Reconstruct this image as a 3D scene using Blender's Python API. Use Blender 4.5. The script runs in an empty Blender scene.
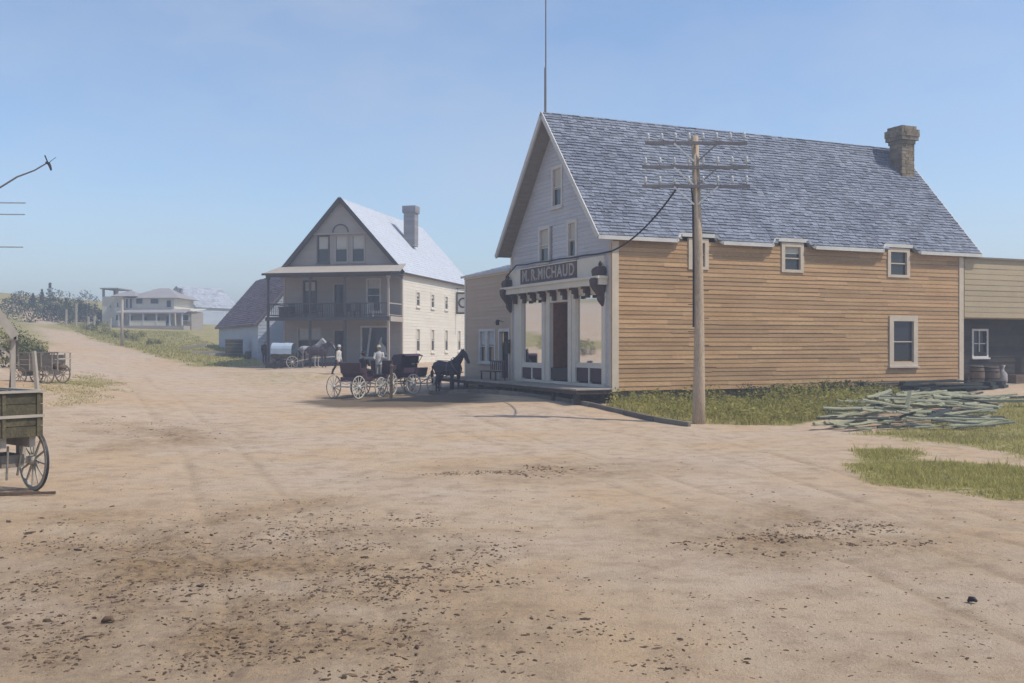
import bpy, math, random
import numpy as np
from mathutils import Vector, Matrix
random.seed(7); rng = np.random.default_rng(11)
R = math.radians
scene = bpy.context.scene
col = scene.collection
F, V0, CZ = 1000.0, 344.0, 2.7

# ------------------------------------------------------------------ helpers
class MB:
    """collects faces; build() links them as one mesh object"""
    def __init__(s): s.v, s.f, s.c, s.m = [], [], [], []
    def add(s, vs, fs, c=1.0, m=0):
        b = len(s.v); s.v.extend([tuple(p) for p in vs])
        for f in fs:
            s.f.append([i + b for i in f]); s.c.append(c); s.m.append(m)
    def box(s, x0, x1, y0, y1, z0, z1, c=1.0, m=0, M=None):
        vs = [(x0,y0,z0),(x1,y0,z0),(x1,y1,z0),(x0,y1,z0),(x0,y0,z1),(x1,y0,z1),(x1,y1,z1),(x0,y1,z1)]
        if M is not None: vs = [tuple(M @ Vector(p)) for p in vs]
        s.add(vs, [(0,3,2,1),(4,5,6,7),(0,1,5,4),(1,2,6,5),(2,3,7,6),(3,0,4,7)], c, m)
    def pbox(s, P, s0, s1, o0, o1, z0, z1, c=1.0, m=0):
        vs = [P(a,o,z) for z in (z0,z1) for (a,o) in ((s0,o0),(s1,o0),(s1,o1),(s0,o1))]
        s.add(vs, [(0,3,2,1),(4,5,6,7),(0,1,5,4),(1,2,6,5),(2,3,7,6),(3,0,4,7)], c, m)
    def bar(s, a, b, w, h=None, up=(0,0,1), c=1.0, m=0, w2=None, h2=None):
        a, b = Vector(a), Vector(b); h = w if h is None else h
        w2 = w if w2 is None else w2; h2 = h if h2 is None else h2
        t = (b-a).normalized(); up = Vector(up)
        if abs(t.dot(up)) > .98: up = Vector((1,0,0))
        x = t.cross(up).normalized(); y = x.cross(t).normalized()
        vs = [a+x*i*w/2+y*j*h/2 for i,j in ((-1,-1),(1,-1),(1,1),(-1,1))] + [b+x*i*w2/2+y*j*h2/2 for i,j in ((-1,-1),(1,-1),(1,1),(-1,1))]
        s.add(vs, [(0,3,2,1),(4,5,6,7),(0,1,5,4),(1,2,6,5),(2,3,7,6),(3,0,4,7)], c, m)
    def loft(s, pts, rad, n=10, up=(0,0,1), c=1.0, m=0, caps=True):
        """tube of elliptical rings; rad = r or (side, updown)"""
        pts = [Vector(p) for p in pts]; rings = []; up0 = Vector(up)
        for i, p in enumerate(pts):
            t = (pts[min(i+1,len(pts)-1)] - pts[max(i-1,0)]).normalized()
            u = up0 if abs(t.dot(up0)) < .95 else Vector((1,0,0))
            x = t.cross(u).normalized(); y = x.cross(t).normalized()
            r = rad[i] if isinstance(rad,(list,tuple)) else rad
            rx, ry = (r if isinstance(r,(list,tuple)) else (r,r))
            rings.append([p + x*math.cos(2*math.pi*k/n)*rx + y*math.sin(2*math.pi*k/n)*ry for k in range(n)])
        vs = [q for r_ in rings for q in r_]; fs = []
        for i in range(len(rings)-1):
            for k in range(n):
                a = i*n+k; b = i*n+(k+1)%n
                fs.append((a,b,b+n,a+n))
        if caps: fs += [tuple(range(n-1,-1,-1)), tuple(range((len(rings)-1)*n, len(rings)*n))]
        s.add(vs, fs, c, m)
    def lathe(s, prof, o=(0,0,0), n=16, c=1.0, m=0, M=None):
        vs = []
        for r, z in prof:
            for k in range(n):
                p = Vector((r*math.cos(2*math.pi*k/n), r*math.sin(2*math.pi*k/n), z))
                vs.append((M @ p if M is not None else p) + Vector(o))
        fs = [(i*n+k, i*n+(k+1)%n, (i+1)*n+(k+1)%n, (i+1)*n+k) for i in range(len(prof)-1) for k in range(n)]
        fs += [tuple(range(n-1,-1,-1)), tuple(range((len(prof)-1)*n, len(prof)*n))]
        s.add(vs, fs, c, m)
    def ring(s, o, rad, w, t, n=28, axis='y', c=1.0, m=0):
        """flat hoop of radius rad, radial thickness w, width t about the given axis"""
        vs, fs = [], []
        for k in range(n):
            a = 2*math.pi*k/n
            for r_, q in ((rad-w,-t/2),(rad,-t/2),(rad,t/2),(rad-w,t/2)):
                p = (r_*math.cos(a), q, r_*math.sin(a)) if axis == 'y' else (q, r_*math.cos(a), r_*math.sin(a))
                vs.append(Vector(p)+Vector(o))
        for k in range(n):
            a, b = k*4, ((k+1)%n)*4
            for j in range(4): fs.append((a+j, a+(j+1)%4, b+(j+1)%4, b+j))
        s.add(vs, fs, c, m)
    def build(s, name, mat, parent=None, smooth=False):
        me = bpy.data.meshes.new(name); me.from_pydata(s.v, [], s.f)
        mats = mat if isinstance(mat,(list,tuple)) else [mat]
        for q in mats: me.materials.append(q)
        if len(mats) > 1: me.polygons.foreach_set('material_index', s.m)
        at = me.color_attributes.new('Col','FLOAT_COLOR','CORNER')
        arr = []
        for f, c in zip(s.f, s.c): arr += [c,c,c,1.0]*len(f)
        at.data.foreach_set('color', arr)
        if smooth: me.polygons.foreach_set('use_smooth', [True]*len(s.f))
        me.update()
        o = bpy.data.objects.new(name, me); col.objects.link(o)
        if parent is not None: o.parent = parent
        return o

def tag(o, label=None, cat=None, group=None, kind=None):
    if label: o['label'] = label
    if cat: o['category'] = cat
    if group: o['group'] = group
    if kind: o['kind'] = kind
    return o
def thing(name, label, cat, loc=(0,0,0), rz=0, group=None):
    o = bpy.data.objects.new(name, None); o.empty_display_size = .3; col.objects.link(o)
    o.location = loc; o.rotation_euler = (0,0,rz)
    return tag(o, label, cat, group)
def copy_tree(o, parent=None):
    c = o.copy(); col.objects.link(c)
    if parent is not None: c.parent = parent
    for ch in list(o.children): copy_tree(ch, c)
    return c
def remesh(o, vox, smooth=4):
    """fuse the pieces of a body into one skin"""
    m = o.modifiers.new('r','REMESH'); m.mode = 'VOXEL'; m.voxel_size = vox
    if smooth:
        q = o.modifiers.new('s','SMOOTH'); q.iterations = smooth; q.factor = .5
    dg = bpy.context.evaluated_depsgraph_get(); dg.update()
    me = bpy.data.meshes.new_from_object(o.evaluated_get(dg)); mats = list(o.data.materials)
    o.modifiers.clear(); o.data = me; me.name = o.name
    if not me.materials:
        for q in mats: me.materials.append(q)
    me.polygons.foreach_set('use_smooth', [True]*len(me.polygons)); me.update()
    return o
def text_mesh(name, body, size, mat, parent, M, depth=.012):
    cu = bpy.data.curves.new(name,'FONT'); cu.body = body; cu.size = size; cu.extrude = depth
    cu.align_x = 'CENTER'; cu.align_y = 'CENTER'; cu.offset = size*.018; cu.space_character = 1.12
    t = bpy.data.objects.new(name, cu); col.objects.link(t)
    dg = bpy.context.evaluated_depsgraph_get(); dg.update()
    me = bpy.data.meshes.new_from_object(t.evaluated_get(dg))
    bpy.data.objects.remove(t); bpy.data.curves.remove(cu)
    me.transform(M); me.materials.clear(); me.materials.append(mat); me.name = name
    o = bpy.data.objects.new(name, me); col.objects.link(o); o.parent = parent
    return o

# ------------------------------------------------------------------ materials
def mat(name, c, c2=None, rough=.85, scale=3.0, amt=.25, bump=.0, bscale=30, attr=False, stretch=None, metal=0, spec=.3, fine=0):
    m = bpy.data.materials.new(name); m.use_nodes = True; nt = m.node_tree; N = nt.nodes; L = nt.links
    b = N['Principled BSDF']; b.inputs['Roughness'].default_value = rough; b.inputs['Metallic'].default_value = metal
    b.inputs['Specular IOR Level'].default_value = spec
    tc = N.new('ShaderNodeTexCoord'); vec = tc.outputs['Object']
    if stretch:
        mp = N.new('ShaderNodeMapping'); mp.inputs['Scale'].default_value = stretch; L.new(vec, mp.inputs['Vector']); vec = mp.outputs[0]
    n = N.new('ShaderNodeTexNoise'); n.inputs['Scale'].default_value = scale; n.inputs['Detail'].default_value = 6; n.inputs['Roughness'].default_value = .62
    L.new(vec, n.inputs['Vector'])
    mr = N.new('ShaderNodeMapRange'); mr.inputs['From Min'].default_value = .3; mr.inputs['From Max'].default_value = .7; L.new(n.outputs['Fac'], mr.inputs['Value'])
    mx = N.new('ShaderNodeMix'); mx.data_type = 'RGBA'
    c2 = c2 or tuple(x*(1-amt) for x in c)
    mx.inputs[6].default_value = (*c,1); mx.inputs[7].default_value = (*c2,1); L.new(mr.outputs[0], mx.inputs[0])
    out = mx.outputs[2]
    if fine:
        n3 = N.new('ShaderNodeTexNoise'); n3.inputs['Scale'].default_value = bscale; n3.inputs['Detail'].default_value = 3; L.new(vec, n3.inputs['Vector'])
        m3 = N.new('ShaderNodeMapRange'); m3.inputs['From Min'].default_value = .3; m3.inputs['From Max'].default_value = .7
        m3.inputs['To Min'].default_value = 1-fine; m3.inputs['To Max'].default_value = 1+fine*.6; L.new(n3.outputs['Fac'], m3.inputs['Value'])
        v3 = N.new('ShaderNodeVectorMath'); v3.operation = 'SCALE'; L.new(out, v3.inputs[0]); L.new(m3.outputs[0], v3.inputs['Scale']); out = v3.outputs[0]
    if attr:
        a = N.new('ShaderNodeAttribute'); a.attribute_name = 'Col'
        m2 = N.new('ShaderNodeMix'); m2.data_type = 'RGBA'; m2.blend_type = 'MULTIPLY'; m2.inputs[0].default_value = 1
        L.new(out, m2.inputs[6]); L.new(a.outputs['Color'], m2.inputs[7]); out = m2.outputs[2]
    L.new(out, b.inputs['Base Color'])
    if bump:
        n2 = N.new('ShaderNodeTexNoise'); n2.inputs['Scale'].default_value = bscale; n2.inputs['Detail'].default_value = 4; L.new(vec, n2.inputs['Vector'])
        bp = N.new('ShaderNodeBump'); bp.inputs['Strength'].default_value = bump; bp.inputs['Distance'].default_value = .02
        L.new(n2.outputs['Fac'], bp.inputs['Height']); L.new(bp.outputs[0], b.inputs['Normal'])
    return m

M = {}
M['tan_siding'] = mat('tan_siding',(.56,.36,.185),(.43,.25,.115),scale=.5,attr=True,bump=.3,bscale=6,stretch=(1,1,6),fine=.18)
M['cream_trim'] = mat('cream_trim',(.60,.50,.38),scale=2,amt=.18,bump=.1)
M['white_trim'] = mat('white_trim',(.62,.60,.56),scale=2,amt=.2,bump=.1)
M['grey_siding'] = mat('grey_siding',(.53,.54,.57),(.47,.47,.50),scale=.6,attr=True,fine=.1)
M['cream_paint'] = mat('cream_paint',(.70,.65,.55),(.62,.57,.47),scale=1.5,attr=True,fine=.1)
M['annex_siding'] = mat('annex_siding',(.50,.40,.30),(.46,.36,.27),scale=.5,attr=True,fine=.1)
M['shed_siding'] = mat('shed_siding',(.46,.37,.24),(.40,.32,.2),scale=.7,attr=True,fine=.15)
M['grey_wood'] = mat('grey_wood',(.26,.23,.19),(.18,.16,.13),scale=2,attr=True,bump=.4,bscale=20,stretch=(1,1,5),fine=.2)
M['dark_wood'] = mat('dark_wood',(.075,.06,.05),(.045,.038,.032),scale=3,attr=True,bump=.3)
M['brown_wood'] = mat('brown_wood',(.19,.13,.085),(.11,.08,.055),scale=3,attr=True,bump=.4,fine=.2)
M['maroon'] = mat('maroon',(.08,.04,.05),(.05,.025,.036),scale=4,rough=.6,attr=True)
M['purple_leather'] = mat('purple_leather',(.075,.038,.06),(.045,.024,.04),scale=6,rough=.55)
M['shingle'] = mat('shingle',(.27,.295,.35),(.19,.21,.265),scale=.5,attr=True,bump=.4,bscale=12,fine=.25)
M['grey_roof'] = mat('grey_roof',(.34,.32,.31),(.28,.265,.26),scale=.5,attr=True)
M['sign_paint'] = mat('sign_paint',(.50,.47,.42),(.28,.25,.22),scale=5,amt=.3)
M['sign_brown'] = mat('sign_brown',(.15,.105,.095),(.10,.07,.065),scale=3)
M['pale_roof'] = mat('pale_roof',(.52,.55,.60),(.48,.51,.56),scale=.5,attr=True)
M['purple_roof'] = mat('purple_roof',(.22,.165,.19),(.13,.10,.12),scale=.6,attr=True,fine=.2)
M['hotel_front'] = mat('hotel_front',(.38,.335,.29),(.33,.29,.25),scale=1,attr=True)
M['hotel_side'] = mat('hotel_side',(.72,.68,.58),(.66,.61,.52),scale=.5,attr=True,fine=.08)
M['blue_white'] = mat('blue_white',(.48,.52,.58),(.42,.47,.54),scale=.4,attr=True)
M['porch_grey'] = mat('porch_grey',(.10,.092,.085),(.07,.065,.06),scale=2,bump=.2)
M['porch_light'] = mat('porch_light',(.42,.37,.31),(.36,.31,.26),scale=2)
M['stone'] = mat('stone',(.33,.26,.175),(.19,.15,.10),scale=3,attr=True,bump=.6,bscale=14,fine=.25)
M['grey_stone'] = mat('grey_stone',(.30,.29,.30),(.24,.23,.24),scale=2,attr=True,bump=.3)
M['dark_metal'] = mat('dark_metal',(.03,.03,.035),scale=4,rough=.5)
M['iron_bracket'] = mat('iron_bracket',(.095,.06,.055),(.055,.036,.034),scale=4,rough=.7)
M['wheel_paint'] = mat('wheel_paint',(.62,.58,.51),(.48,.44,.38),scale=6)
M['wheel_grey'] = mat('wheel_grey',(.44,.40,.34),(.3,.27,.22),scale=8)
M['olive_wood'] = mat('olive_wood',(.14,.12,.065),(.07,.06,.035),scale=5,bump=.5,attr=True,fine=.3)
M['pole_wood'] = mat('pole_wood',(.52,.41,.285),(.36,.27,.185),scale=1.2,bump=.6,bscale=18,stretch=(3,3,.35),fine=.3)
M['pole_grey'] = mat('pole_grey',(.20,.19,.19),(.13,.12,.125),scale=3)
M['insulator'] = mat('insulator',(.55,.57,.58),rough=.3)
M['arm_grey'] = mat('arm_grey',(.42,.42,.44),scale=3)
M['cable'] = mat('cable',(.025,.022,.025),rough=.7)
M['canvas_blue'] = mat('canvas_blue',(.42,.50,.58),(.36,.44,.52),scale=3)
M['horse_dark'] = mat('horse_dark',(.035,.028,.045),(.022,.018,.03),scale=4,rough=.55)
M['horse_brown'] = mat('horse_brown',(.06,.04,.045),(.035,.025,.03),scale=4,rough=.6)
M['horse_white'] = mat('horse_white',(.50,.48,.46),(.34,.32,.31),scale=3)
M['leather'] = mat('leather',(.12,.10,.13),scale=4,rough=.5)
M['skin'] = mat('skin',(.42,.26,.19),scale=4,amt=.1,rough=.6)
M['cloth_black'] = mat('cloth_black',(.025,.022,.026),scale=6)
M['cloth_rust'] = mat('cloth_rust',(.07,.03,.03),scale=6)
M['cloth_white'] = mat('cloth_white',(.58,.56,.53),(.46,.44,.42),scale=6)
M['cloth_grey'] = mat('cloth_grey',(.38,.35,.33),(.28,.26,.25),scale=6)
M['straw'] = mat('straw',(.50,.45,.34),scale=10)
M['blind'] = mat('blind',(.50,.47,.40),scale=2,amt=.12)
M['blind_tan'] = mat('blind_tan',(.66,.53,.40),scale=2,amt=.15)
M['rust_cloth'] = mat('rust_cloth',(.26,.12,.06),(.16,.07,.04),scale=5)
M['curtain'] = mat('curtain',(.52,.52,.50),(.4,.4,.4),scale=5)
M['leaf_green'] = mat('leaf_green',(.12,.14,.045),(.07,.085,.03),scale=1.5,attr=True)
M['leaf_yellow'] = mat('leaf_yellow',(.44,.40,.11),(.30,.28,.08),scale=1.2,attr=True)
M['leaf_dark'] = mat('leaf_dark',(.032,.05,.022),(.02,.032,.015),scale=1.5,attr=True)
M['grass_blade'] = mat('grass_blade',(.56,.50,.17),(.42,.38,.12),scale=.6,attr=True)
M['slab'] = mat('slab',(.37,.36,.235),(.25,.255,.165),scale=2.2,attr=True,bump=.5,bscale=14,stretch=(.6,4,4),fine=.3)
M['bark'] = mat('bark',(.05,.06,.055),(.03,.037,.035),scale=5,attr=True,bump=.6)
M['clod'] = mat('clod',(.18,.115,.07),(.08,.052,.032),scale=3,attr=True,bump=.5)
M['lumber'] = mat('lumber',(.45,.40,.33),(.33,.29,.24),scale=2,attr=True)

def glass_mat(name, dark=True):
    m = bpy.data.materials.new(name); m.use_nodes = True; nt = m.node_tree; N = nt.nodes; L = nt.links
    b = N['Principled BSDF']
    if dark:
        b.inputs['Base Color'].default_value = (.028,.03,.034,1); b.inputs['Roughness'].default_value = .08
        n = N.new('ShaderNodeTexNoise'); n.inputs['Scale'].default_value = 1.1
        bp = N.new('ShaderNodeBump'); bp.inputs['Strength'].default_value = .05; L.new(n.outputs['Fac'], bp.inputs['Height']); L.new(bp.outputs[0], b.inputs['Normal'])
    else:
        N.remove(b); out = N['Material Output']
        t = N.new('ShaderNodeBsdfTransparent'); t.inputs[0].default_value = (.95,.95,.94,1)
        g = N.new('ShaderNodeBsdfGlossy'); g.inputs['Roughness'].default_value = .03
        fr = N.new('ShaderNodeFresnel'); fr.inputs['IOR'].default_value = 1.5
        mx = N.new('ShaderNodeMixShader'); L.new(fr.outputs[0], mx.inputs[0]); L.new(t.outputs[0], mx.inputs[1]); L.new(g.outputs[0], mx.inputs[2]); L.new(mx.outputs[0], out.inputs[0])
    return m
for k_ in ('leaf_green','leaf_yellow','leaf_dark','grass_blade'):   # light shines through leaves
    nt = M[k_].node_tree; b_ = nt.nodes['Principled BSDF']; tr = nt.nodes.new('ShaderNodeBsdfTranslucent'); ms = nt.nodes.new('ShaderNodeMixShader'); ms.inputs[0].default_value = .45
    nt.links.new(b_.inputs['Base Color'].links[0].from_socket, tr.inputs[0]); nt.links.new(b_.outputs[0], ms.inputs[1]); nt.links.new(tr.outputs[0], ms.inputs[2]); nt.links.new(ms.outputs[0], nt.nodes['Material Output'].inputs[0])
M['glass_dark'] = glass_mat('glass_dark'); M['glass_clear'] = glass_mat('glass_clear', False)

# ------------------------------------------------------------------ terrain
def px(u, v, Y): return ((u-512)/F*Y, Y, CZ-(v-V0)/F*Y)
TP = [(-12,4,0),(0,4,0),(12,4,0),(-12,14,0),(0,14,0),(12,14,0),(24,14,0),(-9,18,0),(-10,30,.12),(0,30,0),(10,30,.02),(20,30,.0),(16,33,.1),(12,38.5,.36),(7,33,.03),
 (-30,18,.3),(-30,4,.2),(-60,10,1),(40,5,0),(40,30,.3),(0,-40,0),(60,-40,0),(-60,-40,.5),
 px(45,383,42),px(130,385,50),px(200,372,66),px(100,345,92),px(60,330,115),px(20,310,146),px(0,300,150),px(150,328.5,130),px(200,346,100),px(228,353,88),px(264,368,75),px(340,372,64),
 (-18,77,1.15),(-8.5,75,1.15),(-13,72,1.1),(-13,90,1.4),(-5,62,.45),(-3,50,.16),(-8,46,.06),(-14,48,.32),
 (-.5,46.5,.72),(-3,51,.62),(3.6,37.6,.42),(0,47.5,.8),(7,40.5,.35),(12,42,.35),(20.5,45.7,.82),(28,48,.9),(18,42,.62),
 (15,60,.9),(5,75,1.1),(60,60,1),(100,120,1.5),(0,140,2),(100,300,2),(0,300,3),(-38,125,4.3),(-49,160,6.0),(-30,130,3.8),(-75,190,10.5),(-120,150,12),(-150,300,13),(-60,300,8),(-45,60,2.9),(-70,80,5.2),(-40,38,1.4),(-110,60,7),(200,200,2),(-200,100,12),(200,-50,0),(-200,-50,4),(-33,75,1.9),(-50,92,3.6),(-26,52,1.2)]
TP = np.array(TP, float)
def _tps(r2): return np.where(r2 > 1e-9, .5*r2*np.log(np.maximum(r2,1e-9)), 0)
_s = 30.0
_A = TP[:,:2]/_s; _n = len(TP)
_K = _tps(((_A[:,None]-_A[None])**2).sum(2)) + np.eye(_n)*.004
_P = np.c_[np.ones(_n), _A]
_W = np.linalg.solve(np.block([[_K,_P],[_P.T,np.zeros((3,3))]]), np.r_[TP[:,2],0,0,0])
def hz(x, y):
    x = np.asarray(x,float); y = np.asarray(y,float); sh = x.shape; x = x.ravel(); y = y.ravel()
    xc = np.clip(x,-200,200); yc = np.clip(y,-50,300)
    q = np.c_[xc,yc]/_s; out = np.empty(len(q))
    for i in range(0,len(q),20000):
        b = q[i:i+20000]
        out[i:i+20000] = _tps(((b[:,None]-_A[None])**2).sum(2)) @ _W[:_n] + _W[_n] + b @ _W[_n+1:]
    return out.reshape(sh)
def gz(x, y): return float(hz(np.array([x]),np.array([y]))[0])
def G(u, v):
    """ground point under a pixel"""
    Y = np.r_[np.linspace(5,60,1400), np.linspace(60.2,220,900)]
    X = (u-512)/F*Y; Z = CZ-(v-V0)/F*Y
    d = Z - hz(X,Y); i = np.where(d < 0)[0]
    i = i[0] if len(i) else len(Y)-1
    return (X[i], Y[i])
def lat(ix, iy, seed):
    h = (ix*374761393 + iy*668265263 + seed*1442695041) & 0x7fffffff
    h = ((h ^ (h >> 13))*1274126177) & 0x7fffffff
    return ((h ^ (h >> 16)) & 0xffff)/65535.0
def vnoise(x, y, seed=0):
    ix = np.floor(x).astype(np.int64); iy = np.floor(y).astype(np.int64); fx = x-ix; fy = y-iy
    fx = fx*fx*(3-2*fx); fy = fy*fy*(3-2*fy)
    a = lat(ix,iy,seed); b = lat(ix+1,iy,seed); c = lat(ix,iy+1,seed); d = lat(ix+1,iy+1,seed)
    return a+(b-a)*fx+(c-a)*fy+(a-b-c+d)*fx*fy
def fbm(x, y, o=4, seed=0):
    t = 0; a = .5
    for k in range(o): t = t + a*vnoise(x*2**k, y*2**k, seed+k); a *= .5
    return t
def poly_mask(x, y, poly, soft):
    """1 inside polygon, falling to 0 over soft metres outside"""
    P = np.array(poly); n = len(P); inside = np.zeros(x.shape,bool); dist = np.full(x.shape,1e9)
    for i in range(n):
        x0,y0 = P[i]; x1,y1 = P[(i+1)%n]
        c = ((y0>y)!=(y1>y)) & (x < (x1-x0)*(y-y0)/(y1-y0+1e-12)+x0); inside ^= c
        t = np.clip(((x-x0)*(x1-x0)+(y-y0)*(y1-y0))/((x1-x0)**2+(y1-y0)**2+1e-12),0,1)
        dist = np.minimum(dist, np.hypot(x-x0-t*(x1-x0), y-y0-t*(y1-y0)))
    sd = np.where(inside,-dist,dist)
    return np.clip(.5 - sd/soft, 0, 1)
def gp(*pts): return [G(u,v) for u,v in pts]
GRASS = {
 'verge': gp((842,452),(880,482),(1024,500),(1180,512),(1180,474),(1024,466),(940,458),(880,449)),
 'yard': gp((880,437),(960,450),(1024,459),(1180,470),(1180,400),(1024,397),(985,405),(900,428),(850,433)),
 'weeds': gp((596,402),(640,416),(700,426),(790,426),(835,418),(900,400),(820,397),(700,398),(610,399)),
 'hill': gp((95,340),(60,325),(75,322),(110,330),(185,332),(245,352),(262,366),(200,367),(160,358)),
 'patch': gp((48,380),(90,372),(122,383),(112,398),(80,406),(45,408)),
 'leftbank': gp((-80,300),(16,306),(36,326),(52,345),(22,350),(-80,352)),
 'hotelverge': gp((195,371),(345,373),(335,384),(235,387)),
}
DARK = gp((285,402),(330,395),(400,393),(480,393),(492,400),(430,408),(330,407))  # dark soil patch; its left end carries the buggies' shadow as colour
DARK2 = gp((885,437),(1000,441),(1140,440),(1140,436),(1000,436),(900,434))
def masks(x, y):
    wob = (fbm(x*.5,y*.5,4,3)-.47)*2.2
    xs, ys = x+wob, y+wob*.7
    g = np.zeros(x.shape)
    amp = dict(verge=1,yard=.85,weeds=1,hill=1,patch=.45,leftbank=.9,hotelverge=.4)
    soft = dict(verge=.7,yard=1.2,weeds=.5,hill=3,patch=2.5,leftbank=3,hotelverge=3)
    for k,p in GRASS.items(): g = np.maximum(g, amp[k]*poly_mask(xs,ys,p,soft[k]))
    far = np.clip((y-100-(-x-40)*.9)/8,0,1)*np.clip((x+62)/6,0,1)
    g = np.maximum(g, np.where(y>98, far, 0)); g = np.maximum(g, np.clip((np.hypot(x,y)-160)/12,0,1)); g = np.maximum(g, np.clip((x-32)/6,0,1)*.8)
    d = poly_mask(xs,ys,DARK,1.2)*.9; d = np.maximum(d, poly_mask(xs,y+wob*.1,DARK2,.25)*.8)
    return g, d
rough_zones = [gp((0,520),(330,500),(480,560),(470,683),(0,683)), gp((650,520),(780,505),(960,530),(900,560),(700,560)), gp((400,480),(520,462),(640,462),(700,470),(560,478)), gp((90,425),(220,428),(240,440),(110,450))]
TRACKS = [[gp(*q) for q in (((330,700),(300,600),(255,520),(215,455),(170,410),(140,385),(120,365)),((1100,640),(900,560),(700,500),(560,455),(470,425),(380,400),(260,385)),((1150,560),(960,520),(800,470),(690,440),(600,425),(520,408)))][i] for i in range(3)]
def tracks(x, y):
    out = np.zeros(x.shape); wob = (fbm(x*.4,y*.4,2,14)-.4)*.5
    for tr in TRACKS:
        d = np.full(x.shape,1e9)
        for (x0,y0),(x1,y1) in zip(tr,tr[1:]):
            t = np.clip(((x-x0)*(x1-x0)+(y-y0)*(y1-y0))/((x1-x0)**2+(y1-y0)**2),0,1); d = np.minimum(d,np.hypot(x-x0-t*(x1-x0),y-y0-t*(y1-y0)))
        d = d+wob*.3; out = np.maximum(out, np.exp(-((np.abs(d)-.72)/.10)**2)-.4*np.exp(-((np.abs(d)-.98)/.12)**2))
    return out*(.3+1.2*fbm(x*.7,y*.7,3,19))
def zone(x, y):
    z0 = np.zeros(x.shape)
    for p in rough_zones: z0 = np.maximum(z0, poly_mask(x,y,p,3.0))
    return np.clip(np.maximum(z0*(.2+1.6*(fbm(x*.9,y*.9,4,71)-.25)), .3*tracks(x,y)*(y<60)),0,1)
def rel(x, y):
    """fine relief of the dirt"""
    z0 = np.zeros(x.shape)
    for p in rough_zones: z0 = np.maximum(z0, poly_mask(x,y,p,2.5))
    r = (fbm(x*.35,y*.35,3,21)-.45)*.10 + (fbm(x*2.2,y*1.6,4,5)-.47)*(.034+.06*z0) + np.abs(fbm(x*9,y*7,3,9)-.45)*(.014+.07*z0)
    rut = np.sin((y-(x*.12))*1.3 + fbm(x*.2,y*.2,2,31)*14)*.008
    return (r+rut-.024*tracks(x,y))*np.clip((75-y)/25,0.15,1)

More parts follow.
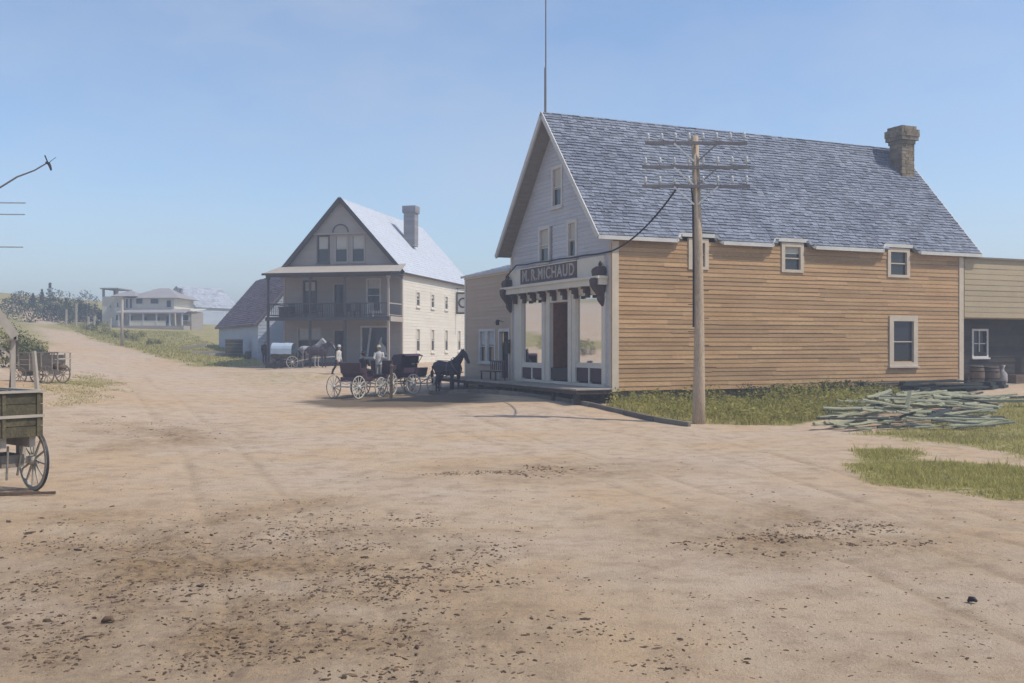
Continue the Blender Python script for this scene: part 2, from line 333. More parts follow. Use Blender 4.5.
def make_ground():
    ang = np.concatenate([np.linspace(-180,-46,28)[:-1], np.linspace(-46,46,420), np.linspace(46,180,28)[1:-1]])
    rad = np.concatenate([[0.01,2],np.exp(np.linspace(math.log(4),math.log(90),560)),np.exp(np.linspace(math.log(91),math.log(1200),70))])
    A, Q = np.meshgrid(np.radians(ang), rad)
    X = np.sin(A)*Q; Y = np.cos(A)*Q
    Z = hz(X,Y) + rel(X,Y)
    na, nr = len(ang), len(rad)
    v = np.c_[X.ravel(),Y.ravel(),Z.ravel()]
    i = np.arange(nr-1)[:,None]*na; j = np.arange(na)[None]; j2 = (j+1)%na
    f = np.stack([i+j, i+j2, i+na+j2, i+na+j],2).reshape(-1,4)[:, ::-1]
    me = bpy.data.meshes.new('ground'); me.from_pydata(v.tolist(),[],f.tolist())
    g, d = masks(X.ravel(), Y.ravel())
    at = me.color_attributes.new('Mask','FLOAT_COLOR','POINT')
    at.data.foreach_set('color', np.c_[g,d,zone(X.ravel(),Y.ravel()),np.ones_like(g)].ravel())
    me.polygons.foreach_set('use_smooth',[True]*len(f))
    m = bpy.data.materials.new('dirt_and_grass'); m.use_nodes = True; nt = m.node_tree; N = nt.nodes; L = nt.links
    b = N['Principled BSDF']; b.inputs['Roughness'].default_value = .95; b.inputs['Specular IOR Level'].default_value = .1
    geo = N.new('ShaderNodeNewGeometry')
    def noise(sc, det=5, ro=.6, st=None):
        q = N.new('ShaderNodeTexNoise'); q.inputs['Scale'].default_value = sc; q.inputs['Detail'].default_value = det; q.inputs['Roughness'].default_value = ro
        vec = geo.outputs['Position']
        if st:
            mp = N.new('ShaderNodeMapping'); mp.inputs['Scale'].default_value = st; L.new(vec, mp.inputs[0]); vec = mp.outputs[0]
        L.new(vec, q.inputs['Vector']); return q.outputs['Fac']
    def ramp(x, a, b_, c=0, d=1):
        q = N.new('ShaderNodeMapRange'); q.inputs['From Min'].default_value = a; q.inputs['From Max'].default_value = b_; q.inputs['To Min'].default_value = c; q.inputs['To Max'].default_value = d; L.new(x, q.inputs['Value']); return q.outputs[0]
    def mix(f, a, b_, mode='MIX'):
        q = N.new('ShaderNodeMix'); q.data_type = 'RGBA'; q.blend_type = mode
        for k, x in ((0,f),(6,a),(7,b_)):
            if hasattr(x,'links'): L.new(x, q.inputs[k])
            elif k == 0: q.inputs[0].default_value = x
            else: q.inputs[k].default_value = (*x,1)
        return q.outputs[2]
    dirt = mix(ramp(noise(.16,4,.6),.40,.60), (.56,.435,.32), (.56,.40,.25))
    dirt = mix(ramp(noise(.5,5,.65),.52,.68,0,.7), dirt, (.56,.46,.34))
    dirt = mix(ramp(noise(1.7,7,.7),.46,.74), dirt, (.36,.255,.17))
    dirt = mix(ramp(noise(14,6,.7),.58,.74,0,.8), dirt, (.22,.14,.09))
    dirt = mix(ramp(noise(40,4,.7),.55,.7,0,.6), dirt, (.50,.42,.31))
    dirt = mix(ramp(noise(75,3,.7),.58,.70,0,.7), dirt, (.19,.125,.075))
    gr = mix(ramp(noise(.5,5),.35,.65), (.30,.265,.09), (.42,.34,.17))
    gr = mix(ramp(noise(5,5),.5,.7), gr, (.13,.125,.045))
    a = N.new('ShaderNodeAttribute'); a.attribute_name = 'Mask'
    sp = N.new('ShaderNodeSeparateColor'); L.new(a.outputs['Color'], sp.inputs[0])
    ad = N.new('ShaderNodeMath'); ad.operation = 'ADD'; L.new(sp.outputs[0], ad.inputs[0]); L.new(ramp(noise(3,5),.3,.7,-.35,.35), ad.inputs[1])
    dirt = mix(sp.outputs[2], dirt, mix(ramp(noise(6,6,.7),.45,.62), (.36,.245,.135), (.16,.10,.06)))
    c = mix(ramp(ad.outputs[0],.3,.75), dirt, gr)
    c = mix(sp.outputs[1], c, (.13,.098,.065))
    L.new(c, b.inputs['Base Color'])
    bp = N.new('ShaderNodeBump'); bp.inputs['Strength'].default_value = 1.0; bp.inputs['Distance'].default_value = .04
    L.new(noise(26,8,.75), bp.inputs['Height']); L.new(bp.outputs[0], b.inputs['Normal'])
    me.materials.append(m); me.update()
    o = bpy.data.objects.new('ground', me); col.objects.link(o); o['kind'] = 'structure'; o['label'] = 'rutted dirt road and grassy verges'
    return o
make_ground()
def gzr(x, y):
    x = np.array([float(x)]); y = np.array([float(y)])
    return float((hz(x,y)+rel(x,y))[0])
# ------------------------------------------------------------------ building pieces
def PF(s, o, z): return (-o, s, z)        # front face, plane x = 0, facing -x
def PS(s, o, z): return (s, -o, z)        # side face, plane y = 0, facing -y
def clap(mb, P, fn, z0, z1, openings=(), exp=.2, thick=.03, back=.12, var=.14, jit=.0):
    n = max(1, round((z1-z0)/exp)); e = (z1-z0)/n
    for i in range(n):
        zb, zt = z0+i*e, z0+(i+1)*e; zm = (zb+zt)/2
        a0, b0 = fn(zb); a1, b1 = fn(zt)
        if b1 < a1: a1 = b1 = (a1+b1)/2
        cuts = sorted([(o[0],o[1]) for o in openings if o[2] < zm < o[3]])
        segs = []; s = None
        lo = a0
        for c0, c1 in cuts: segs.append((lo,c0)); lo = c1
        segs.append((lo,b0))
        for k,(p,q) in enumerate(segs):
            if q-p < .02: continue
            x = p
            while x < q-1e-4:
                y = min(q, x+random.uniform(2.2,5.0))
                if q-y < .7: y = q
                xt = a1 if (k == 0 and x == p) else x; yt = b1 if (k == len(segs)-1 and y == q) else y
                if yt < xt: xt = yt = (xt+yt)/2
                c = 1-var*random.random(); dz = random.uniform(-jit,jit); t = thick*random.uniform(.75,1.25)
                vs = [P(x,-back,zb),P(y,-back,zb),P(y,t,zb+dz),P(x,t,zb+dz),P(xt,-back,zt),P(yt,-back,zt),P(yt,.004,zt),P(xt,.004,zt)]
                mb.add(vs, [(0,3,2,1),(4,5,6,7),(0,1,5,4),(1,2,6,5),(2,3,7,6),(3,0,4,7)], c)
                x = y
def window(par, P, s0, s1, z0, z1, trim=.14, tm='white_trim', pane='glass_dark', blind=None, bm='blind', cols=1, rows=2, out=.05, sill=True, bar=.045, mid=None):
    """outer trim rectangle s0..s1, z0..z1"""
    f = MB(); d = out
    f.pbox(P, s0, s0+trim, -.06, d, z0, z1); f.pbox(P, s1-trim, s1, -.06, d, z0, z1)
    f.pbox(P, s0+trim, s1-trim, -.06, d+.003, z1-trim, z1); f.pbox(P, s0+trim, s1-trim, -.06, d+.003, z0, z0+trim*.7)
    a, b, c, e = s0+trim, s1-trim, z0+trim*.7, z1-trim
    for i in range(1, cols): x = a+(b-a)*i/cols; f.pbox(P, x-bar/2, x+bar/2, -.05, 0, c, e)
    for j in range(1, rows):
        z = c+(e-c)*j/rows if mid is None else c+(e-c)*mid
        f.pbox(P, a, b, -.05, .005, z-bar/2, z+bar/2)
    w = f.build('window', M[tm], par)
    g = MB(); g.pbox(P, a, b, -.075, -.06, c, e); g.build('pane', M[pane], w)
    if blind:
        q = MB(); q.pbox(P, a+.02, b-.02, -.058, -.052, e-(e-c)*blind, e); q.build('blind', M[bm], w)
    if sill:
        q = MB(); q.pbox(P, s0-.05, s1+.05, -.05, d+.07, z0-.07, z0); q.build('sill', M[tm], w)
    return w
def slope_frame(A, along, up):
    A = Vector(A); x = Vector(along).normalized(); y = Vector(up).normalized(); n = x.cross(y).normalized()
    if n.z < 0: n = -n
    return lambda s, d, o=0.0: A + x*s + y*d + n*o
def shingles(mb, S, L, D, exp=.2, w=(.18,.5), th=.03, var=.4, cuts=(), jit=.03):
    k = 0; d = 0.0
    while d < D-.02:
        s = -random.random()*.3
        while s < L:
            e = s+random.uniform(*w); a, b = max(0,s), min(L,e); m = (a+b)/2
            lo = d
            for c0, c1, cd in cuts:
                if c0 < m < c1 and d < cd: lo = None
            if b-a > .02 and lo is not None:
                j = random.uniform(-jit,jit) if k else 0; t = th*random.uniform(.6,1.5); g = .006
                d1 = min(D, d+exp*1.08)
                vs = [S(a+g,d+j,.0),S(b-g,d+j,.0),S(b-g,d+j,t+.02),S(a+g,d+j,t+.02),S(a+g,d1,0),S(b-g,d1,0),S(b-g,d1,.016),S(a+g,d1,.016)]
                mb.add(vs, [(3,2,6,7),(0,1,2,3),(1,5,6,2),(0,3,7,4)], 1-var*random.random()**1.3)
            s = e
        d += exp; k += 1
def slab(mb, S, s0, s1, d0, d1, t=.1, c=1.0):
    vs = [S(s,d,o) for o in (-t,0) for (s,d) in ((s0,d0),(s1,d0),(s1,d1),(s0,d1))]
    mb.add(vs, [(0,3,2,1),(4,5,6,7),(0,1,5,4),(1,2,6,5),(2,3,7,6),(3,0,4,7)], c)

# ================================================================== STORE
TH = .418
store = thing('general_store','big two-storey general store with tan clapboard side and shingled roof','building',(3.824,38,.911),TH)
Sm = Matrix.Translation((3.824,38,.911)) @ Matrix.Rotation(TH,4,'Z')
def SW(x, y, z=0): return Sm @ Vector((x,y,z))
W_, L_, H_, RG = 9.445, 18.18, 5.84, 11.535
EZ = 5.88; OS = .23
rise = (RG-EZ)/(W_/2+OS)
def gable_fn(z):
    if z <= H_: return (.0, W_)
    t = (z-EZ)/rise - OS + .06
    return (max(0,t), min(W_, W_-t))
side_open = [(3.54,4.2,4.85,6.3),(8.09,8.95,4.87,6.3),(13.83,14.82,4.82,6.3),(14.0,15.2,1.0,2.85)]
b = MB(); clap(b, PS, lambda z:(0,L_), 0, H_, side_open, .172, .026, .14, .30, .014)
b.build('side_wall', M['tan_siding'], store)
fo = [(5.55-.4,6.4,5.35,6.8),(2.95,3.68,5.35,6.8),(4.25,5.1,7.65,9.25),(.6,8.9,.25,3.85)]
b = MB(); clap(b, PF, gable_fn, .0, RG-.1, fo, .17, .024, .14, .10)
b.build('front_wall', M['grey_siding'], store)
b = MB(); b.box(.16,L_,W_-.14,W_,0,H_); clap(b, lambda s,o,z:(L_+o,s,z), gable_fn, 0, RG-.1, (), .4)
b.build('rear_wall', M['tan_siding'], store)
for a in ((PS,-.05,.24,-.02,.052,-.03,H_-.12),(PF,-.049,.2,-.02,.05,-.03,H_-.2),(PS,L_-.24,L_+.03,-.02,.05,-.03,H_-.12),(PF,W_-.18,W_+.03,-.02,.05,0,H_)):
    b = MB(); b.pbox(*a); b.build('corner_board', M['cream_trim'], store)
b = MB()   # fieldstone footing
x = 0.1
while x < L_:
    w = random.uniform(.35,.9)
    if not 8.3 < x < 9.5:
        z = -.1
        while z > -1.2:
            h = random.uniform(.2,.4); b.pbox(PS, x, min(L_,x+w-.03), -.5, -.12-random.random()*.08, z-h+.03, z+.095 if z == -.1 else z, random.uniform(.6,1)); z -= h
    x += w
b.box(.1,L_-.1,.35,.8,-1.2,-.01,.5); b.box(.1,.5,.8,W_-.2,-1.2,-.01); b.build('footing', M['stone'], store)
# roof
of, ob = .72, .91
roofD = math.hypot(RG-EZ, W_/2+OS)
upd = ((0), W_/2+OS, RG-EZ)
roof = MB()
SA = slope_frame((-of,-OS,EZ),(1,0,0),upd); SB = slope_frame((L_+ob,W_+OS,EZ),(-1,0,0),(0,-(W_/2+OS),RG-EZ))
RL = L_+of+ob
cuts = [(of+3.0,of+4.6,.36),(of+7.6,of+9.25,.36),(of+13.5,of+15.1,.36)]
slab(roof, SA, 0, RL, .36, roofD, .1); slab(roof, SB, 0, RL, 0, roofD-.002, .1)
e = 0
for c0,c1,_ in cuts: slab(roof, SA, e, c0, 0, .36, .1); e = c1
slab(roof, SA, e, RL, 0, .36, .1)
r_o = roof.build('roof', M['grey_wood'], store)
sh = MB(); shingles(sh, SA, RL, roofD, .185, (.14,.42), .035, .42, cuts, .03); sh.build('shingles', M['shingle'], r_o)
sh = MB(); shingles(sh, SB, RL, roofD, .4, (.4,1.2), .03, .3); sh.build('shingles', M['shingle'], r_o)
t = MB()   # bargeboards and eave trim
for S_ in (SA,):
    t.bar(SA(-.02,-.02,-.06), SA(-.02,roofD,-.06), .05, .2, up=(SA(0,0,1)-SA(0,0,0)))
    t.bar(SA(RL+.02,-.02,-.06), SA(RL+.02,roofD,-.06), .05, .2, up=(SA(0,0,1)-SA(0,0,0)))
    t.bar(SB(RL+.02,-.02,-.06), SB(RL+.02,roofD,-.06), .05, .2, up=(SB(0,0,1)-SB(0,0,0)))
e = -.03; yz = (-OS-.02, EZ-.07); yr = (-.055-.03, EZ+.2)
def lip(a, bq, y, z): t.bar((a-of,y,z),(bq-of,y,z),.05,.15)
for c0,c1,_ in cuts:
    lip(e, c0-.25, *yz); lip(c0, c1, *yr)
    t.bar((c0-.25-of,*yz),(c0-of,*yr),.05,.14); t.bar((c1-of,*yr),(c1+.3-of,*yz),.05,.14); e = c1+.3
lip(e, RL+.03, *yz)
t.build('eave_trim', M['white_trim'], r_o)
# soffit return of the front gable
s_ = MB(); s_.bar(SB(RL-.04,0,-.13), SB(RL-.04,roofD,-.13), .04,.02); s_.build('soffit_board', M['grey_siding'], r_o)
window(store, PS, 3.4,4.34,4.73,5.96, .17, 'cream_trim', out=.06, sill=False)
window(store, PS, 7.95,9.09,4.75,5.98, .17, 'cream_trim', blind=.3, out=.06, sill=False)
window(store, PS, 13.69,14.96,4.70,5.98, .17, 'cream_trim', out=.06, sill=False)
w = window(store, PS, 13.78,15.42,.82,3.03, .24, 'cream_trim', out=.07, mid=.5)
window(store, PF, 4.15,5.2,7.55,9.35, .15, 'white_trim', blind=.55, out=.05)
window(store, PF, 5.35,6.5,5.3,6.9, .15, 'white_trim', blind=.6, out=.05)
window(store, PF, 2.85,3.75,5.3,6.9, .15, 'white_trim', blind=.55, out=.05)
# stone chimney on the ridge end
ch = MB(); cx, cy = 18.2, 3.62; z = 8.9; k = 0
while z < 12.3:
    h = random.uniform(.13,.19); hw = .39 if z < 11.4 else min(.56, .39+(z-11.4)*.6) - max(0,(z-12.0)*.6)
    for side in range(4):
        s = -hw; off = random.uniform(-.03,.03)
        while s < hw-.02:
            q = min(hw, s+random.uniform(.16,.36)); p = .03*random.random()
            if side == 0: ch.box(cx+s,cx+q-.01,cy-hw-p,cy-hw+.2,z,z+h-.008,random.uniform(.55,1))
            if side == 1: ch.box(cx+s,cx+q-.01,cy+hw-.2,cy+hw+p,z,z+h-.008,random.uniform(.55,1))
            if side == 2: ch.box(cx-hw-p,cx-hw+.2,cy+s,cy+q-.01,z,z+h-.008,random.uniform(.55,1))
            if side == 3: ch.box(cx+hw-.2,cx+hw+p,cy+s,cy+q-.01,z,z+h-.008,random.uniform(.55,1))
            s = q
    z += h
ch.box(cx-.32,cx+.32,cy-.32,cy+.32,8.9,11.9,.5)
ch.build('chimney', M['stone'], store)
# ---- shop front
fr = MB()
# sill wall, frieze, jambs
fr.pbox(PF,.5,9.05,-.1,.04,.0,.22); fr.pbox(PF,.5,9.05,-.1,.06,3.78,4.05)
for y0,y1 in ((.46,.74),(2.92,3.2),(3.3,3.6),(5.3,5.62),(5.8,6.08),(8.2,8.62)):
    fr.pbox(PF,y0,y1,-.1,.075,.22,3.78)
fr.pbox(PF,3.2,3.3,-.1,.03,.22,3.78); fr.pbox(PF,5.62,5.8,-.1,.03,.22,3.78); fr.pbox(PF,8.62,9.05,-.1,.05,.22,3.78)
fr.pbox(PF,.74,2.92,-.1,.05,.84,.98); fr.pbox(PF,6.08,8.2,-.1,.05,.74,.9)
fr.pbox(PF,1.77,1.86,-.1,.05,.22,.84); fr.pbox(PF,7.1,7.2,-.1,.05,.22,.74)
fr.pbox(PF,3.6,5.3,-.1,.05,3.55,3.78)
fr.build('shop_frame', M['cream_paint'], store)
cn = MB()
cn.pbox(PF,.3,9.6,.05,.42,4.06,4.30); cn.pbox(PF,.25,9.65,.05,.50,4.30,4.40); cn.pbox(PF,.5,9.4,-.02,.10,4.40,5.2); cn.pbox(PF,.5,9.1,.03,.09,3.99,4.06)
cn.build('cornice', M['cream_paint'], store)
for i in range(8):
    y = 1.75+i*1.0; q = MB()
    q.pbox(PF,y-.09,y+.09,.07,.40,3.96,4.055); q.pbox(PF,y-.09,y+.09,.06,.2,3.62,3.96); q.pbox(PF,y-.085,y+.085,.2,.3,3.8,3.955)
    q.build('bracket', M['iron_bracket'], store)
for y in (.62,9.4):
    q = MB()
    pr = [(4.78,.13,.30),(4.70,.22,.42),(4.60,.24,.46),(4.41,.20,.44),(4.25,.22,.56),(4.05,.21,.54),(3.85,.17,.42),(3.65,.12,.28),(3.50,.14,.26),(3.38,.10,.2),(3.25,.04,.12)]
    for (za,wa,da),(zb,wb,db) in zip(pr,pr[1:]):
        q.add([PF(y-wb,.055,zb),PF(y+wb,.055,zb),PF(y+wb,db,zb),PF(y-wb,db,zb),PF(y-wa,.055,za),PF(y+wa,.055,za),PF(y+wa,da,za),PF(y-wa,da,za)],[(0,3,2,1),(4,5,6,7),(0,1,5,4),(1,2,6,5),(2,3,7,6),(3,0,4,7)])
    q.lathe([(.02,4.78),(.07,4.82),(.075,4.88),(.03,4.95),(.01,5.0)],(-.2,y,0),8)
    q.build('console', M['iron_bracket'], store)
sb = MB(); sb.pbox(PF,2.72,8.15,.10,.15,4.45,5.17); sg = sb.build('sign_board', M['sign_brown'], store)
q = MB()
for a in ((2.70,8.17,4.43,4.47),(2.70,8.17,5.15,5.19)): q.pbox(PF,a[0],a[1],.10,.175,a[2],a[3])
q.build('sign_border', M['cream_paint'], sg)
for tx,ty in (('M.',7.55),('R.',6.65),('MICHAUD',4.55)):
    text_mesh('lettering',tx,.70,M['sign_paint'],sg,Matrix(((0,0,-1,-.165),(-1,0,0,ty),(0,1,0,4.81),(0,0,0,1))))
def shop_window(y0,y1,z0,z1,name='display_window'):
    f = MB(); f.pbox(PF,y0,y1,-.06,.0,z0,z0+.06); f.pbox(PF,y0,y1,-.06,.0,z1-.06,z1); f.pbox(PF,y0,y0+.06,-.06,.0,z0+.06,z1-.06); f.pbox(PF,y1-.06,y1,-.06,.0,z0+.06,z1-.06)
    w = f.build(name, M['cream_paint'], store)
    g = MB(); g.add([PF(y0+.06,-.035,z0+.06),PF(y1-.06,-.035,z0+.06),PF(y1-.06,-.035,z1-.06),PF(y0+.06,-.035,z1-.06)],[(0,1,2,3)]); g.build('pane', M['glass_clear'], w)
    return w
w = shop_window(.74,2.92,.98,3.78)
q = MB(); q.pbox(PF,.8,2.86,-.07,-.06,2.62,3.5); q.build('roller_blind', M['blind_tan'], w)
q = MB(); q.pbox(PF,.8,2.86,-.10,-.09,3.5,3.72); q.build('pelmet', M['rust_cloth'], w)
w = shop_window(6.08,8.2,.9,3.78)
q = MB(); q.pbox(PF,6.14,8.14,-.07,-.06,1.75,3.25); q.build('roller_blind', M['blind_tan'], w)
q = MB(); q.pbox(PF,6.14,8.14,-.10,-.09,3.25,3.5); q.build('pelmet', M['rust_cloth'], w)
for y0,y1,z0,z1 in ((.74,1.77,.30,.84),(1.86,2.92,.30,.84),(6.08,7.1,.28,.74),(7.2,8.2,.28,.74)):
    q = MB(); q.pbox(PF,y0,y1,-.08,.01,z0,z1); q.build('base_panel', M['maroon'], store)
d = MB()   # recessed entrance with a tall glazed door
d.pbox(PF,3.6,5.3,-.9,-.85,.22,3.55); dd = d.build('door', M['dark_wood'], store)
q = MB(); q.pbox(PF,3.78,4.9,-.845,-.835,1.1,3.3); q.build('pane', M['glass_dark'], dd)
q = MB(); q.pbox(PF,3.75,3.8,-.83,-.74,1.25,1.38); q.build('handle', M['dark_metal'], dd)
q = MB(); q.pbox(PF,3.62,3.66,-.84,-.1,.25,3.55); q.pbox(PF,5.24,5.28,-.84,-.1,.25,3.55); q.pbox(PF,3.66,5.24,-.84,-.1,3.5,3.55); q.build('entrance_lining', M['rust_cloth'], store)
q = MB(); q.pbox(PF,3.6,5.3,-.1,.01,.28,.78); q.build('gate_board', M['dark_wood'], store)
fl = MB(); fl.box(.2,L_-.2,.2,W_-.2,.1,.2); fl.box(2.6,2.7,.2,3.55,.2,4.2); fl.box(2.6,2.7,5.35,W_-.2,.2,4.2); fl.box(.2,L_-.2,.2,W_-.2,4.2,4.3); fl.build('floor', M['brown_wood'], store)
for y0,y1 in ((.74,2.92),(6.08,8.2)):
    q = MB(); q.box(.15,1.1,y0,y1,.78,.86); q.build('display_shelf', M['lumber'], store)
# things in the display windows
def goods(name, label, cat, y, x, prof=None, m='cloth_white', box=None):
    o = SW(x,y,.865); b = MB()
    if prof: b.lathe(prof, n=12)
    else: b.box(-box[0]/2,box[0]/2,-box[1]/2,box[1]/2,0,box[2]); b.box(-box[0]*.52,box[0]*.52,-box[1]*.52,box[1]*.52,box[2],box[2]+.04)
    q = b.build(name, M[m]); q.location = o; q.rotation_euler = (0,0,TH+.2); tag(q,label,cat)
bust = [(.14,0),(.15,.03),(.03,.08),(.03,.3),(.15,.36),(.19,.55),(.13,.72),(.19,.9),(.17,1.02),(.06,1.08),(.055,1.16),(.02,1.18)]
goods('dress_form','rust-coloured dress form in the left shop window','dress form',7.75,.55,bust,'rust_cloth')
goods('cloth_stack','low white stack of folded cloth in the left shop window','fabric',7.0,.5,None,'cloth_white',(.5,.7,.35))
goods('display_box','dark box at the right end of the left shop window','box',6.4,.4,None,'dark_wood',(.35,.4,.5))
goods('jug','small dark round jug in the right shop window','jug',1.15,.4,[(.1,0),(.17,.05),(.19,.2),(.12,.33),(.07,.4),(.09,.46),(.02,.46)],'dark_wood')
goods('white_parcel','pale parcel on the floor of the right shop window','box',2.0,.5,None,'cloth_white',(.5,.6,.3))
# flagpole at the gable peak
fp = thing('flagpole','tall thin flagpole rising from the front peak of the store roof','flagpole',SW(-.55,W_/2,RG-.35),TH)
b = MB(); b.loft([(0,0,0),(0,.0,2.2),(.02,0,2.3),(.02,0,9)],[.055,.05,.032,.02],8); b.build('pole', M['pole_grey'], fp)
b = MB(); b.lathe([(.0,9.0),(.05,9.03),(.05,9.1),(.0,9.13)],(.02,0,0),10); b.build('finial', M['pole_grey'], fp)
# boardwalk deck along the fronts
bw = thing('boardwalk','plank boardwalk raised along the shop fronts','boardwalk',SW(0,0,0),TH)
b = MB()
y = -.25
while y < 15.6:
    w = random.uniform(.18,.24); b.box(-1.7,-.1,y,y+w-.012,.06+random.uniform(-.006,.006),.11+random.uniform(-.004,.006),random.uniform(.65,1)); y += w
b.build('planks', M['lumber'], bw)
b = MB(); b.box(-1.68,-1.6,-.22,15.5,-.08,.055); b.box(-.5,-.42,-.22,15.5,-.10,.055)
b.box(-1.66,-.2,-.2,-.14,-.09,.055); b.build('joist', M['dark_wood'], bw)
for y in np.arange(0,15.5,1.9):
    b = MB(); b.box(-1.58,-1.4,y,y+.18,-.6,-.085); b.build('post', M['dark_wood'], bw)

# ================================================================== ANNEX
an = thing('shop_annex','low tan clapboard shop joined to the left side of the big store','building',SW(.05,W_+.06,0),TH)
AW = 6.0
ao = [(2.05,3.95,.95,2.45),(.35,1.45,.1,2.4)]
b = MB(); clap(b, PF, lambda z:(0,AW), -.02, 5.3, ao, .19, .022, .14, .08); b.build('front_wall', M['annex_siding'], an)
b = MB(); b.box(.14,9,AW-.12,AW,-.02,5.2); b.box(8.9,9,.1,AW-.12,-.02,5.2); b.build('rear_wall', M['annex_siding'], an)
b = MB(); S_ = slope_frame((-.2,-.02,5.28),(0,1,0),(4.5,0,1.15)); slab(b,S_,0,AW+.25,0,4.7,.08)
S2 = slope_frame((9.3,-.02,5.28),(0,1,0),(-4.8,0,1.15)); slab(b,S2,0,AW+.25,0,4.75,.08); ro = b.build('roof', M['pale_roof'], an)
b = MB(); shingles(b,S_,AW+.25,4.7,.3,(.3,.8),.02,.12); b.build('shingles', M['pale_roof'], ro)
window(an, PF, 1.95,3.05,.86,2.54,.13,'white_trim',blind=.45,bm='curtain'); window(an, PF, 3.06,4.05,.86,2.54,.13,'white_trim',blind=.45,bm='curtain')
b = MB(); b.pbox(PF,.25,.36,-.1,.05,.1,2.52); b.pbox(PF,1.44,1.55,-.1,.05,.1,2.52); b.pbox(PF,.36,1.44,-.1,.053,2.38,2.52); b.build('door_frame', M['white_trim'], an)
b = MB(); b.pbox(PF,.36,1.44,-.25,-.2,.1,2.38); dr = b.build('door', M['dark_wood'], an)
b = MB(); b.pbox(PF,.6,1.2,-.198,-.19,1.2,2.2); b.build('pane', M['glass_dark'], dr)
b = MB(); b.pbox(PF,.46,.5,-.19,-.12,1.0,1.12); b.build('handle', M['dark_metal'], dr)
b = MB(); b.pbox(PF,-.02,AW+.05,.0,.06,5.12,5.3); b.pbox(PF,AW-.12,AW+.03,-.02,.05,-.02,5.12); b.pbox(PF,0,AW,-.1,.06,-.9,-.03); b.build('trim_board', M['cream_paint'], an)
o = thing('door_lamp','small dark lamp over the dark annex door','lamp',SW(-.02,10.4,2.85),TH)
b = MB(); b.bar((0,0,0),(-.3,0,.08),.03); b.build('arm', M['dark_metal'], o)
b = MB(); b.lathe([(.03,-.22),(.08,-.2),(.1,-.02),(.03,.06)],(-.3,0,.04),10); b.build('lamp_head', M['dark_metal'], o)
o = thing('letter_box','small dark letter box hung between the annex door and the shop window','letter box',SW(-.03,9.62,1.35),TH)
b = MB(); b.box(-.2,-.03,-.14,.14,0,.5); b.build('body', M['dark_wood'], o)
b = MB(); b.add([(-.23,-.17,.5),(-.23,.17,.5),(.0,.17,.62),(.0,-.17,.62),(-.23,-.17,.53),(-.23,.17,.53),(.0,.17,.65),(.0,-.17,.65)],[(0,1,2,3),(4,7,6,5),(0,4,5,1),(1,5,6,2),(2,6,7,3),(3,7,4,0)]); b.build('lid', M['dark_wood'], o)
# maroon slatted bench on the boardwalk
bn = thing('bench','low maroon slatted bench in front of the dark annex door','bench',SW(-.75,9.95,.11),TH)
b = MB()
for i in range(5): b.box(-.28+i*.11,-.2+i*.11,-.95,.95,.38,.42)
b.build('seat', M['maroon'], bn)
b = MB()
for i in range(9): b.box(.27,.3,-.92+i*.225,-.86+i*.225,.45,.85)
b.box(.26,.31,-.95,.95,.83,.9); b.build('backrest', M['maroon'], bn)
for y in (-.85,.85):
    for x in (-.22,.24):
        b = MB(); b.box(x-.03,x+.03,y-.03,y+.03,0,.38); b.build('leg', M['maroon'], bn)

# ================================================================== REAR SHED
sd = thing('open_fronted_shed','tan shed with a dark open front beyond the right end of the store','building',SW(L_+.12,0,0),TH)
SL = 11
b = MB(); clap(b, PS, lambda z:(0,SL), 3.0, 5.75, (), .24, .02, .14, .1); b.build('upper_wall', M['shed_siding'], sd)
P2 = lambda s,o,z: (s,.8-o,z)
b = MB(); clap(b, P2, lambda z:(0.02,SL), -.1, 3.2, [(1.5,2.25,1.3,2.4)], .26, .03, .12, .35); b.build('lower_wall', M['dark_wood'], sd)  # grey siding coloured dark, the overhang's shade put into the material
window(sd, P2, 1.35,2.4,1.15,2.5,.1,'white_trim',cols=2,rows=2)
b = MB(); b.box(0.02,SL,.14,9,2.96,2.995); b.box(.02,.1,1.2,9,0,5.7); b.box(SL-.1,SL,.15,9,-.3,5.7); b.box(.1,SL-.1,8.9,9,-.3,5.7); b.build('rear_wall', M['shed_siding'], sd)
b = MB(); S_ = slope_frame((-.0,-.12,5.76),(1,0,0),(0,4.6,.5)); slab(b,S_,0,SL+.2,0,4.63,.08); S_ = slope_frame((-.0,9.2,5.76),(1,0,0),(0,-4.72,.5)); slab(b,S_,0,SL+.2,0,4.73,.08); b.build('roof', M['grey_wood'], sd)
for x in (5.2,10.6):
    b = MB(); b.box(x,x+.18,.0,.18,-.5,2.955); b.build('post', M['grey_wood'], sd)
b = MB(); b.box(.1,SL,-.6,.75,-.3,-.06); b.build('porch_floor', M['lumber'], sd)
# barrels and sack on the shed floor
def barrel(name, label, x, y, h=.85, r=.33, mt='brown_wood'):
    t = thing(name, label, 'barrel', SW(x,y,-.06), random.random()*6)
    b = MB(); b.lathe([(r*.8,0),(r*.92,h*.2),(r,h*.5),(r*.92,h*.8),(r*.8,h),(r*.76,h),(r*.74,h-.04)],n=18); b.build('staves', M[mt], t, True)
    for z,q in ((.08,.87),(.3,.97),(.7,.97),(.92,.87)):
        b = MB(); b.lathe([(r*q+.012,h*z-.025),(r*q+.014,h*z+.025),(r*q-.01,h*z+.025),(r*q-.01,h*z-.025)],n=18); b.build('hoop', M['dark_metal'], t)
barrel('barrel','dark barrel nearest the store corner on the shed floor',19.45,.3)
barrel('barrel','brown barrel beside the pale sack in front of the open shed',20.45,.35,.8,.36)
o = MB(); o.loft([(0,0,0),(0,0,.15),(.02,0,.45),(0,.02,.62),(.03,0,.72),(.05,.02,.85)],[(.24,.2),(.28,.24),(.25,.2),(.12,.1),(.07,.06),(.14,.1)],10)
